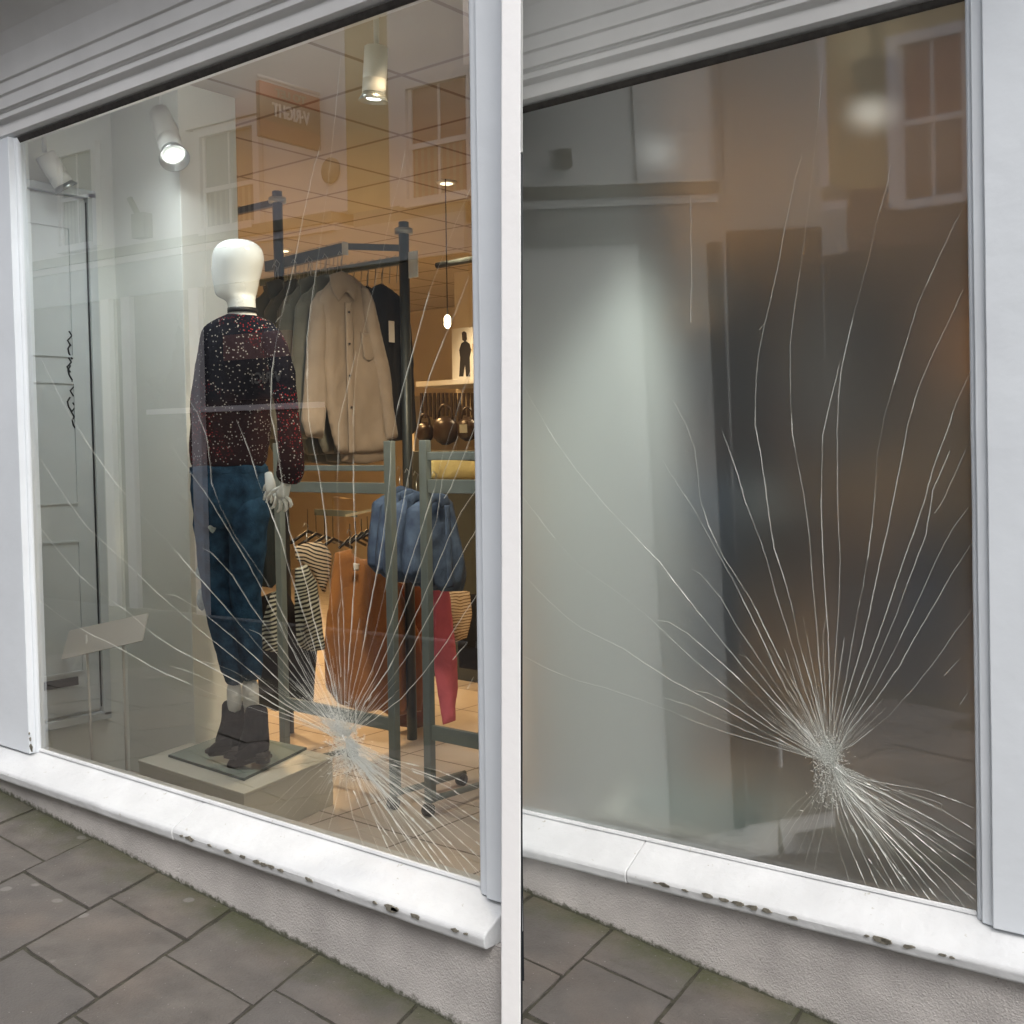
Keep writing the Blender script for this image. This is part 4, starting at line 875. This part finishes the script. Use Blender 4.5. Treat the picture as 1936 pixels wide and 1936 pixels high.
# ------------------------------------------------------------------ mannequin
def make_mannequin():
    wm = .42; d_ = B1.dirl(450, 900); d_.z = 0; d_.normalize(); s_ = Vector((d_.y, -d_.x, 0))   # picture-right and away-from-viewer, both level
    k = (B1.at(450, 900, wm)-B1.at(449, 900, wm)).length; k = (B1.cam-B1.at(450, 900, wm)).length/FL/1.03
    th = T(B1, 'mannequin', tuple(B1.at(455, 1440, wm)), 'headed white mannequin in flecked black top, ripped blue jeans and black ankle boots', 'mannequin')
    def P(x, y, dd=0.0): return B1.at(x, y, wm)+d_*dd
    def ring(x, y, hw, dp, dd=0, n=24, pw=1.0, rot=0):
        c = P(x, y, dd); out = []
        for i in range(n):
            t = 2*math.pi*i/n; a = math.cos(t); b = math.sin(t)
            a = math.copysign(abs(a)**pw, a); b = math.copysign(abs(b)**pw, b)
            out.append(c+s_*(a*hw*k)+d_*(b*dp))
        return out
    # head and neck, one surface
    H = [(460, 614, 30, .055), (459, 602, 27, .053), (458, 588, 25.5, .051), (457, 575, 26, .053), (455, 569, 27, .055), (452, 565, 31, .062), (447, 561, 36, .072), (445.5, 555, 39, .078), (446, 545, 41, .083), (446, 530, 43, .087), (448, 512, 46, .092), (450, 495, 48, .095), (450, 482, 48, .094), (450, 470, 44, .088), (450, 461, 35, .072), (450, 455, 22, .045), (450, 453, 7, .014)]
    rings = []
    for (x, y, hw, dp) in H:
        r_ = ring(x, y, hw, dp, 0, 28)
        if y < 560:      # the face looks to the left of the viewer: flatten it, keep the crown full
            c = P(x, y)
            for i, p in enumerate(r_):
                q = (p-c).dot(s_)
                if q < 0: r_[i] = p-s_*(q*.02)
                nose = math.exp(-((y-517)/9)**2)*math.exp(-((p-c).dot(d_)/.018)**2)
                if q < 0: r_[i] = r_[i]-s_*(.010*nose)
        rings.append(r_)
    MB().loft(rings).build('head', skin_plastic, th, sub=1)
    MB().loft([ring(458.5, 592, 27.5, .056, 0, 28), ring(458, 583, 27, .056, 0, 28)]).build('choker', black_rub, th).rotation_euler = (0, 0, 0)
    # torso under the clothes
    MB().loft([ring(440, 900, 60, .10), ring(440, 800, 55, .09), ring(450, 700, 60, .10), ring(455, 640, 60, .08), ring(461, 606, 30, .055)]).build('body', skin_plastic, th, sub=1)
    # knitted top
    top = [(459, 600, 34, .070), (456, 604, 48, .080), (454, 612, 62, .085), (453, 626, 70, .092), (450, 655, 74, .105), (446, 690, 75, .118), (442, 725, 76, .125), (439, 760, 76, .120), (436, 800, 75, .118), (434, 840, 74, .120), (433, 868, 72, .122), (433, 880, 68, .116), (433, 882, 64, .108)]
    MB().loft([ring(*t, n=36) for t in top], cap=False).build('knit_top', fleck, th, sub=1, noise_amt=.022, noise_sc=.11)
    R_ = lambda px: px*k
    MB().tube([P(506, 622, -.02), P(524, 660, -.04), P(534, 710, -.05), P(540, 760, -.06), P(545, 810, -.07), P(548, 850, -.08), P(548, 884, -.08), P(545, 898, -.08), P(543, 908, -.08), P(542, 914, -.08)],
              [R_(20), R_(23), R_(22), R_(21), R_(20), R_(21), R_(24), R_(24), R_(20), R_(15)], 20).build('sleeve', fleck, th, sub=1, noise_amt=.016, noise_sc=.07)
    MB().tube([P(404, 626, .02), P(390, 670, .03), P(386, 720, .03), P(388, 780, .02), P(400, 850, .0)], [R_(18), R_(20), R_(20), R_(19), R_(16)], 18).build('sleeve', fleck, th, sub=1, noise_amt=.014, noise_sc=.08)
    # hand with five fingers reaching down from the cuff
    hd = MB(); hd.tube([P(541, 908, -.08), P(538, 918, -.085), P(533, 930, -.09), P(529, 938, -.09)], [R_(8), R_(10), R_(12), R_(9)], 14)
    fing = [([(536, 935), (546, 944), (549, 952), (546, 957)], 3.6), ([(531, 937), (539, 949), (540, 959), (536, 964)], 3.8), ([(526, 937), (529, 950), (528, 960), (523, 965)], 3.8), ([(521, 934), (519, 946), (516, 955), (511, 959)], 3.4), ([(529, 920), (516, 926), (508, 934), (505, 941)], 4.0)]
    for i, (pts, r) in enumerate(fing): hd.tube([P(x, y, -.09-.004*i) for x, y in pts], [R_(r), R_(r), R_(r*.9), R_(r*.55)], 9)
    hd.build('hand', skin_plastic, th)
    hd = MB(); hd.tube([P(507, 895, -.02), P(510, 910, -.03), P(512, 925, -.035), P(512, 934, -.04)], [R_(7), R_(9), R_(10), R_(8)], 14)
    for i, (pts, r) in enumerate([([(518, 930), (520, 940), (519, 947)], 3.2), ([(513, 932), (513, 944), (511, 950)], 3.4), ([(508, 931), (506, 943), (503, 949)], 3.4), ([(504, 928), (500, 938), (498, 944)], 3.1), ([(506, 912), (500, 920), (498, 927)], 3.4)]): hd.tube([P(x, y, -.04-.003*i) for x, y in pts], [R_(r), R_(r*.95), R_(r*.6)], 9)
    hd.build('hand', skin_plastic, th)
    # jeans: hips then two legs
    MB().loft([ring(433, 866, 69, .108, n=32), ring(434, 890, 72, .118, n=32), ring(436, 925, 74, .128, n=32), ring(437, 955, 73, .125, n=32), ring(437, 985, 68, .115, n=32), ring(436, 1000, 58, .09, n=32)]).build('jeans_hips', denim, th, sub=1, noise_amt=.016, noise_sc=.06)
    MB().loft([ring(410, 930, 44, .08, -.02), ring(410, 970, 45, .088, -.03), ring(411, 1010, 41, .082, -.04), ring(411, 1050, 36, .074, -.05), ring(409, 1085, 32, .066, -.055), ring(411, 1105, 31, .064, -.055), ring(418, 1150, 31, .066, -.05), ring(428, 1200, 29, .062, -.04), ring(437, 1245, 24, .052, -.03), ring(442, 1280, 19, .042, -.03), ring(443, 1291, 19, .042, -.03)], cap=True).build('jeans_leg', denim, th, sub=1, noise_amt=.020, noise_sc=.05)
    MB().loft([ring(466, 930, 42, .08, .03), ring(468, 980, 41, .085, .03), ring(470, 1020, 36, .080, .03), ring(467, 1060, 33, .070, .03), ring(463, 1100, 31, .064, .03), ring(465, 1150, 29, .064, .04), ring(470, 1200, 27, .06, .04), ring(474, 1245, 23, .052, .04), ring(475, 1280, 19, .042, .04), ring(475, 1290, 19, .042, .04)]).build('jeans_leg', denim, th, sub=1, noise_amt=.020, noise_sc=.05)
    MB().loft([ring(433, 882, 73, .122, n=32), ring(433, 893, 73.5, .124, n=32)], cap=False).build('waistband', denim, th, sub=1)
    for (x, y, rx, ry, dd) in ((403, 985, 8, 18, -.160), (381, 1077, 10, 14, -.112), (383, 1126, 10, 22, -.112)):
        c = P(x, y, dd); rg = []
        for t in (-1, -.8, -.4, 0, .4, .8, 1):
            q = math.sqrt(max(.01, 1-t*t)); rg.append([c+s_*(math.cos(6.28*i/12)*rx*k*q*random.uniform(.85, 1.1))+d_*(math.sin(6.28*i/12)*.016*q)+Vector((0, 0, -t*ry*k)) for i in range(12)])
        MB().loft(rg).build('ripped_patch', pale_skin, th)
    for (x, hw, dd, y0_, y1_) in ((442, 14.5, -.03, 1284, 1345), (473, 16.5, .04, 1284, 1350)):
        MB().loft([ring(x, y0_, hw, .035, dd), ring(x+1, (y0_+y1_)/2, hw*.95, .034, dd), ring(x+2, y1_, hw, .036, dd)]).build('sock', sock_mat, th, sub=1)
    # ankle boots, toes to the lower left
    def boot(x0, yt, toe, heel, dd, ysole):
        b = MB(); kx = x0
        b.loft([ring(kx, yt, 21, .042, dd), ring(kx+1, yt+18, 22, .044, dd), ring(kx+1, yt+40, 22, .046, dd), ring(kx-2, yt+60, 27, .052, dd), ring(kx-4, yt+76, 30, .052, dd), ring(kx-5, ysole-14, 29, .050, dd)])
        A = P(heel[0], heel[1], dd); Z = P(toe[0], toe[1], dd-.10)
        pts = [A.lerp(Z, t) for t in (0, .15, .35, .55, .75, .9, 1.0)]; rr = [.030, .044, .050, .050, .046, .036, .016]; rg = []
        ax = (Z-A).normalized(); sd_ = Vector((-ax.y, ax.x, 0)).normalized()
        for p, r, hz in zip(pts, rr, (.036, .050, .046, .036, .028, .024, .012)):
            rg.append([p+sd_*(math.cos(6.2832*i/18)*r)+Vector((0, 0, hz*(.9+math.sin(6.2832*i/18)*.95)-hz*.9+.005)) for i in range(18)])
        b.loft(rg); o = b.build('boot', boot_mat, th, sub=1)
        so_ = MB(); rg = []
        for zz in (-.046, -.032): rg.append([Vector((p.x, p.y, P(toe[0], toe[1], dd).z*0+A.z+zz)) for p in [A-ax*.03+sd_*.03, A+ax*.05+sd_*.042, A.lerp(Z, .6)+sd_*.048, Z+ax*.01+sd_*.02, Z+ax*.01-sd_*.02, A.lerp(Z, .6)-sd_*.048, A+ax*.05-sd_*.042, A-ax*.03-sd_*.03]])
        so_.loft(rg, True, False).build('sole', black_rub, th, bevel=.003)
        MB().tube([A+Vector((0, 0, -.02)), A+Vector((0, 0, -.058))], [.030, .028], 16).build('heel', black_rub, th)
    boot(440, 1322, (396, 1412), (446, 1400), .0, 1425)
    boot(484, 1332, (432, 1436), (496, 1412), .0, 1445)
    return th
mq = make_mannequin()
# ------------------------------------------------------------------ the second shop, seen through the hazed pane
def mapx(p):     # where the same spot falls in the right-hand picture
    x, y = p; 
    return (1.0*x*0+984+(x-35)*.955*(1-.00001*x)*.99, y)
def H12(x, y):
    h = [[1.271, .086, -1268.266], [.146, 1.386, -393.366], [h20, h21, 1]]
    return h
rp2l = lambda w: (B2.cam.x+B2.dirl(974, 900).x/B2.dirl(974, 900).y*(w-B2.cam.y))
rp2 = [(rp2l(.03), .03), (1.3, .03), (1.3, 4.5), (rp2l(4.5), 4.5)]
room2 = mat('dark_shop_wall', (.15, .15, .14), .8, .06, 2)
slab_poly(rp2, VF-.05, VF, 'shop_floor', floor_mat, B2, kind='structure', label='tiled shop floor behind the right window', cat='floor')
slab_poly(rp2, VC, VC+.05, 'shop_ceiling', ceil_mat, B2, kind='structure', label='tiled ceiling of the right shop', cat='ceiling')
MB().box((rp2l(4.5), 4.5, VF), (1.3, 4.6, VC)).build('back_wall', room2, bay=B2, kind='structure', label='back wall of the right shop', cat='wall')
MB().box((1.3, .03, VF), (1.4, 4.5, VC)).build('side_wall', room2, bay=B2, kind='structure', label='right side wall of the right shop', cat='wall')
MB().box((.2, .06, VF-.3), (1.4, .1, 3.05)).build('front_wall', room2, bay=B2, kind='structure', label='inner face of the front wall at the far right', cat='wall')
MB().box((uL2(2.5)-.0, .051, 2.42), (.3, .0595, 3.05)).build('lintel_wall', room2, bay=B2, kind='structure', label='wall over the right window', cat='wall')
ppx = B2.at(1212, 900, .45); MB().box((rp2l(.45)+.03, .45, VF), (ppx.x, .75, VC)).build('display_pier', room_white, bay=B2, kind='structure', label='wide white pier behind the right window display', cat='pier')
# copies of the display, placed where the right-hand window shows them
def place_copy(o, label, px, py, w, group=None, v=None):
    p = B2.at(px, py, w); base = Vector((p.x, p.y, p.z if v is None else v)); return copy_thing(o, label, B2.F, base, group)
place_copy(mq, 'mannequin in dark top and blue jeans blurred behind the hazed window', 1335, 1440, .85, v=VT+.012)
place_copy(bx, 'cream display box blurred at the bottom of the hazed window', 1350, 1520, .40, v=VF)
place_copy(pth, 'glass plate on the display box behind the hazed window', 1320, 1440, .42, v=VT)
names = [('hanging_shirt', sh, 'taupe shirt hanging blurred behind the hazed window', 1560, 860, 1.3, 1.16), ]
place_copy(sh, 'taupe shirt hanging blurred behind the hazed window', 1590, 840, 1.15, v=1.12)
for i, (x, w_, v_, lab) in enumerate(((1690, 1.35, 1.1, 'black jacket blurred high behind the right part of the hazed window'), (1480, 1.2, .95, 'black jacket blurred beside the mannequin behind the hazed window'), (1420, 1.25, .6, 'black jacket blurred behind the mannequin shoulders in the hazed window'))):
    place_copy(jk, lab, x, 900, w_, 'dark jackets behind the misted window', v=v_)
must = [g for g in GARMENTS if g['label'].startswith('rust brown')][0]
place_copy(must, 'rust brown top blurred behind the cracks of the hazed window', 1640, 1300, 1.0, v=.05)
djm = [(1740, 1.1, .45, 'blurred dark denim jacket at the right of the hazed window'), (1790, 1.2, .35, 'blurred dark denim jacket nearest the right post of the hazed window')]
for x, w_, v_, lab in djm:
    g = place_copy(dj, lab, x, 1000, w_, 'denim jackets behind the misted window', v=v_)
    for ch in g.children:
        if ch.type == 'MESH' and ch.name.startswith(('cloth', 'placket')): ch.material_slots[0].link = 'OBJECT'; ch.material_slots[0].material = dark_cloth
def cloth2(label, px, u0, m, seed, cat='coat', name='hanging_coat'): garment(name, cat, label, px, u0, .08, .014, m, seed, 'clothes hanging behind the misted window', hanger=False, bay=B2)
cloth2('long black coat blurred at the right of the hazed window', [(1700, 960), (1830, 950), (1850, 1200), (1845, 1480), (1720, 1490), (1700, 1250)], -.75, dark_cloth, 31)
cloth2('dark navy dress blurred high beside the mannequin in the misted window', [(1345, 490), (1500, 480), (1515, 700), (1520, 930), (1350, 940), (1340, 700)], -1.45, dark_cloth, 36, 'dress', 'dark_filler')  # filler cloth standing in for a dark reflection in the pane
cloth2('long black coat blurred right of the mannequin in the hazed window', [(1372, 860), (1540, 850), (1545, 1200), (1530, 1440), (1375, 1460), (1368, 1100)], -1.40, dark_cloth, 32)
cloth2('dark rust trousers blurred beside the right post of the hazed window', [(1818, 1140), (1870, 1140), (1872, 1500), (1825, 1500)], -.62, rust, 33, 'trousers', 'hanging_trousers')
cloth2('small rust cloth blurred above the rust top in the hazed window', [(1540, 960), (1660, 960), (1670, 1130), (1560, 1150)], -1.25, rust, 34, 'top', 'rust_blouse')
lamps2 = [spotlight(B2, B2.at(1650, 96, .45), B2.at(1644, 205, .45), .040, 0, 'blurred lit spotlight high at the right of the hazed window', power=10),
          spotlight(B2, B2.at(1212, 205, .45), B2.at(1242, 292, .40), .042, 0, 'blurred lit spotlight above the mannequin in the hazed window', power=0, glow=lamp_dim),
          spotlight(B2, B2.at(975, 262, .45), B2.at(1003, 330, .40), .040, 0, 'blurred spotlight cut by the pier at the left of the hazed window', lit=False, power=0)]
G2 = 'cool round downlights over the misted window display'
downlight(B2, -.80, .14, 48, 'unseen cool fill light added at the left over the hazed window display', (.93, 1, .96), aim=(-1.60, .45, .30), group=G2, size=52)  # unseen lamp added to brighten the white pier and display
for (u, w, p, lab) in ((-1.6, 3.0, .035, 'cool downlight deep behind the hazed window'), (-.35, 1.9, .05, 'warm downlight by the right post behind the hazed window')):
    downlight(B2, u, w, WARM*p, lab, (.92, .97, 1) if u < -1 else (1, .72, .48), group='warm round downlights behind the misted window')
downlight(B2, -.62, 1.0, 15, 'warm downlight over the orange lit shelf behind the hazed window', (1, .5, .2), aim=(-.42, 1.55, 1.4), size=32, group=G2)
s2 = B2.at(1850, 735, 1.3); th = T(B2, 'wall_shelf', (s2.x, 1.35, s2.z), 'lit shelf blurred orange beside the right post of the hazed window', 'shelf')
MB().box((s2.x-.18, 1.3, s2.z-.03), (s2.x+.5, 1.6, s2.z)).build('shelf_board', room_cream, th); MB().box((s2.x-.18, 1.6, s2.z-.3), (s2.x+.5, 1.63, s2.z+.5)).build('back_panel', beige, th)
# ------------------------------------------------------------------ the street opposite, mirrored in the panes
font_cache = {}
def text_mesh(txt):
    cu = bpy.data.curves.new('lettering', 'FONT'); cu.body = txt; cu.extrude = .03; cu.align_x = 'CENTER'; cu.align_y = 'CENTER'; cu.offset = .02
    o = bpy.data.objects.new('lettering_tmp', cu); C.objects.link(o); dg = bpy.context.evaluated_depsgraph_get(); dg.update()
    me = bpy.data.meshes.new_from_object(o.evaluated_get(dg)); bpy.data.objects.remove(o); return me
class Opp:
    """a facade across the street: picture points are traced back along the mirrored sight line"""
    def __init__(s, bay, D, k, u_lo, u_hi, label): s.bay, s.D, s.k = bay, D, k; s.lo, s.hi = u_lo, u_hi; s.th = T(bay, 'opposite_house', ((u_lo+u_hi)/2, -D-k*(u_lo+u_hi)/2, -.7), label, 'house', 'houses across the street')
    def uv(s, x, y):
        r = s.bay.dirl(x, y); c = s.bay.cam; t = (s.D+s.k*c.x-c.y)/(r.y-s.k*r.x); p = c+r*t; return p.x, p.z
    def pt(s, u, o, v): return (u, -(s.D+s.k*u)+o, v)
    def box(s, mb, u0, u1, o0, o1, v0, v1):
        mb.hexa([s.pt(u0, o0, v0), s.pt(u1, o0, v0), s.pt(u1, o1, v0), s.pt(u0, o1, v0)], [s.pt(u0, o0, v1), s.pt(u1, o0, v1), s.pt(u1, o1, v1), s.pt(u0, o1, v1)])
        return mb
    def part(s, name, m, *b, th=None): return s.box(MB(), *b).build(name, m, th or s.th)
    def window(s, tl, br, pm=None, mid=.5, bars=True, rail=True):
        u0, v1 = s.uv(*tl); u1, v0 = s.uv(*br); f = .05
        w = MB()
        for b in ((u0-.09, u0, .005, .07, v0-.05, v1+.09), (u1, u1+.09, .005, .07, v0-.05, v1+.09), (u0, u1, .005, .07, v1, v1+.09), (u0, u1, .005, .11, v0-.08, v0)): s.box(w, *b)
        fr = w.build('window', opp_white, s.th); b0 = fr
        g = MB(); s.box(g, u0, u1, .004, .012, v0, v1); g.build('pane', pm or opp_pane, fr)
        g = MB(); vm = v0+(v1-v0)*mid
        s.box(g, u0, u1, .0125, .035, vm-.025, vm+.025); s.box(g, u0, u0+.04, .0125, .03, v0, v1); s.box(g, u1-.04, u1, .0125, .03, v0, v1)
        if bars: um = (u0+u1)/2; s.box(g, um-.012, um+.012, .0125, .026, v0, vm-.03); s.box(g, um-.012, um+.012, .0125, .026, vm+.03, v1)
        g.build('sash', opp_white, fr)
        g = MB()
        for i in range(8): a = u0+.06+(u1-u0-.12)*i/8; s.box(g, a, a+(u1-u0)*.05, .0122, .0124, v0+.02, vm-.03)
        g.build('curtain', curtain, fr)
O1 = Opp(B1, 6.5, .095, -19, -5.6, 'white rendered house with sash windows and an ochre strip across the street')
def vlev(o, x, y): return o.uv(x, y)[1]
ya = O1.uv(655, 300)[0]; yb = O1.uv(736, 300)[0]; lo, hi = O1.lo, -5.3
vb = vlev(O1, 155, 483); vb1 = vlev(O1, 155, 500); vb2 = vlev(O1, 155, 512); vb3 = vlev(O1, 155, 573)
O1.part('wall', opp_white, lo, ya, -.3, 0, vb, 6.0)
O1.part('wall', opp_yellow, ya, yb, -.3, -.004, vlev(O1, 690, 400), 6.2)
O1.part('wall', opp_white, yb, hi, -.3, 0, vb-.3, 6.0)
O1.part('ledge', opp_olive, lo, O1.uv(640, 400)[0], -.3, .10, vb1, vb-.002)
O1.part('ledge', opp_white, lo, O1.uv(640, 400)[0], -.3, .06, vb2, vb1-.002)
O1.part('fascia', opp_grey, lo, hi, -.3, .03, vb3, vb2-.002)
O1.part('ledge', opp_olive, ya+.1, hi, -.3, .02, vb2, vlev(O1, 690, 400)-.002) if vlev(O1, 690, 400) > vb2 else None
O1.part('shop_glass', opp_dark, lo, hi, -.3, -.02, -.7, vb3-.002)
for x in (206, 245, 374): 
    u = O1.uv(x, 650)[0]; O1.part('pilaster', opp_white if x != 560 else opp_grey, u-.08, u+.08, -.019, .05, -.7, vb3-.004)
u0, v0_ = O1.uv(285, 777); u1, v1_ = O1.uv(612, 765); O1.part('window_rail', opp_white, u0, u1, -.019, .06, v1_-.03, v1_+.03)
O1.window((116, 300), (186, 458), mid=.52); O1.window((386, 262), (490, 418), mid=.42); O1.window((775, 172), (893, 362), opp_red, mid=.48); O1.window((20, 320), (52, 500), mid=.5)
O1.window((385, -60), (480, 30)); O1.window((120, 40), (200, 150))
u0, v0_ = O1.uv(362, 250); u1, _ = O1.uv(500, 232); O1.part('lintel', opp_white, u0, u1, .001, .09, v0_, v0_+.10)
# projecting sign
su, sv = O1.uv(604, 230); 
def sg(x, y):
    r = B1.dirl(x, y); t = (su-B1.cam.x)/r.x; return B1.cam+r*t
tl, br = sg(487, 160), sg(602, 262); wf = O1.D+O1.k*su
wa, wb = tl.y, br.y; zt, zb = (sg(487, 160).z+sg(602, 180).z)/2, (sg(490, 263).z+sg(604, 280).z)/2
sth = T(B1, 'hanging_sign', (su, -(wa+wb)/2, zb), 'red and brown shop sign with white lettering projecting over the street opposite', 'sign')
h_ = zt-zb
MB().box((su-.03, -wa, zt-h_*.26), (su+.03, -wb, zt)).build('top_panel', sign_red, sth); MB().box((su-.03, -wa, zb+h_*.30), (su+.03, -wb, zt-h_*.262)).build('name_panel', sign_brown, sth); MB().box((su-.03, -wa, zb), (su+.03, -wb, zb+h_*.298)).build('lower_panel', sign_dark, sth)
MB().tube([(su, -wa, zt+.05), (su, -wf, zt+.05)], .02, 8).build('bracket', opp_white, sth)
def letters(txt, size, center, normal, par, m, name='lettering', ylen=None):
    me = text_mesh(txt); n = Vector(normal).normalized(); up = Vector((0, 0, 1)); x = up.cross(n).normalized()
    xs = [v.co.x for v in me.vertices]; wdt = max(xs)-min(xs); sx = (ylen/wdt) if ylen else size
    b = Vector(par['_b'])
    for v in me.vertices: c_ = v.co.copy(); v.co = Vector(center)+x*c_.x*sx+up*c_.y*size+n*(c_.z*.2+.006)-b
    me.materials.clear(); me.materials.append(m); o = bpy.data.objects.new(name, me); C.objects.link(o); o.parent = par; return o
# the face turned to the camera (through the mirror) looks along +u
letters('V·RIGHT', h_*.34, (su+.031, -(wa+wb)/2, zt-h_*.48), (1, 0, 0), sth, opp_white, ylen=abs(wb-wa)*.62)
letters('TO LET', h_*.20, (su+.031, -(wa+wb)/2, zt-h_*.15), (1, 0, 0), sth, curtain, ylen=abs(wb-wa)*.5)
# name board over the shop opposite
fu, fv = O1.uv(500, 716); p = O1.pt(fu, .06, fv)
nb = T(B1, 'name_board', tuple(p), 'dark name board with a red stripe over the shop opposite', 'sign')
ua, _ = O1.uv(430, 700); ub_, _ = O1.uv(552, 700)
O1.box(MB(), ua, ub_, -.018, .05, fv-.22, fv+.22).build('board', ink, nb); O1.box(MB(), ua, ub_, -.018, .05, fv+.222, fv+.50).build('stripe', sign_dark, nb)
letters('V·RIGHT', .16, (O1.pt(fu, .052, fv)), (0, 1, 0), nb, curtain, ylen=abs(O1.uv(455, 715)[0]-O1.uv(545, 715)[0]))
u, v = O1.uv(627, 323); MB().tube([O1.pt(u, .001, v), O1.pt(u, .03, v)], .13, 24).build('wall_vent', opp_olive, label='round brown vent on the white wall opposite, right of the projecting sign', cat='vent')
u, v = O1.uv(279, 425); x_ = T(B1, 'alarm_box', O1.pt(u, 0, v-.1), 'grey alarm box with a small arm on the white wall opposite', 'alarm box')
O1.box(MB(), u-.13, u+.09, .001, .12, v-.16, v+.12).build('case', opp_olive, x_); MB().tube([O1.pt(u-.1, .05, v+.12), O1.pt(u-.2, .08, v+.32)], .035, 8).build('arm', opp_olive, x_)
# house opposite the right window
O2 = Opp(B2, 7.27, .06, -6.62, 3.5, 'grey and ochre rendered house with a dark shopfront across the street, facing the hazed window')
lo, hi = O2.lo, O2.hi
vb = vlev(O2, 1100, 426); vb1 = vlev(O2, 1100, 449); vb2 = vlev(O2, 1100, 466); vb3 = vlev(O2, 1100, 540)
X = lambda x, y=300: O2.uv(x, y)[0]
O2.part('wall', opp_grey, lo, X(1225), -.3, -.003, vb, 6.0); O2.part('wall', opp_white, X(1225), X(1350), -.3, .03, -.7, 6.0)
O2.part('wall', opp_grey, X(1350), X(1497), -.3, -.003, vb, 6.0); O2.part('wall', opp_white, X(1497), X(1566), -.3, 0, vb, 6.0)
O2.part('wall', opp_yellow, X(1566), hi, -.3, -.003, vlev(O2, 1590, 362), 6.0)
O2.part('ledge', opp_olive, lo, X(1600), -.3, .028, vb1, vb-.002); O2.part('ledge', opp_white, lo, X(1600), -.3, .015, vb2, vb1-.002)
O2.part('fascia', opp_grey, lo, X(1600), -.3, .022, vb3, vb2-.002); O2.part('shop_glass', opp_dark, lo, hi, -.3, -.02, -.7, vb3-.002)
O2.part('fascia', sign_brown, X(1600)+.01, hi, -.3, .022, vb3, vlev(O2, 1590, 362)-.002)
for x in (1535, 1200, 1030): u = X(x, 650); O2.part('pilaster', opp_grey, u-.07, u+.07, -.019, .03, -.7, vb3-.003)
u0, v0_ = O2.uv(1352, 805); O2.part('window_rail', opp_grey, O2.uv(1352, 800)[0], O2.uv(1560, 800)[0], -.019, .02, v0_-.03, v0_+.03)
O2.window((1700, 90), (1832, 365), opp_red)
u0, v0_ = O2.uv(1352, 200); u1, v1_ = O2.uv(1494, 110); O2.part('sign_panel', opp_olive, u0, u1, .001, .05, v0_, v1_)
u, v = O2.uv(1530, 258); MB().tube([O2.pt(u, .001, v), O2.pt(u, .03, v)], .10, 24).build('wall_vent', opp_olive, bay=B2, label='round brown vent on the wall opposite the hazed window', cat='vent')
u, v = O2.uv(1086, 372); x_ = T(B2, 'alarm_box', O2.pt(u, 0, v-.1), 'grey alarm box on the wall opposite the hazed window', 'alarm box')
O2.box(MB(), u-.11, u+.08, .001, .1, v-.14, v+.1).build('case', opp_olive, x_); MB().tube([O2.pt(u-.09, .05, v+.1), O2.pt(u-.17, .07, v+.26)], .03, 8).build('arm', opp_olive, x_)
for o in bpy.data.objects:
    if '_b' in o: del o['_b']
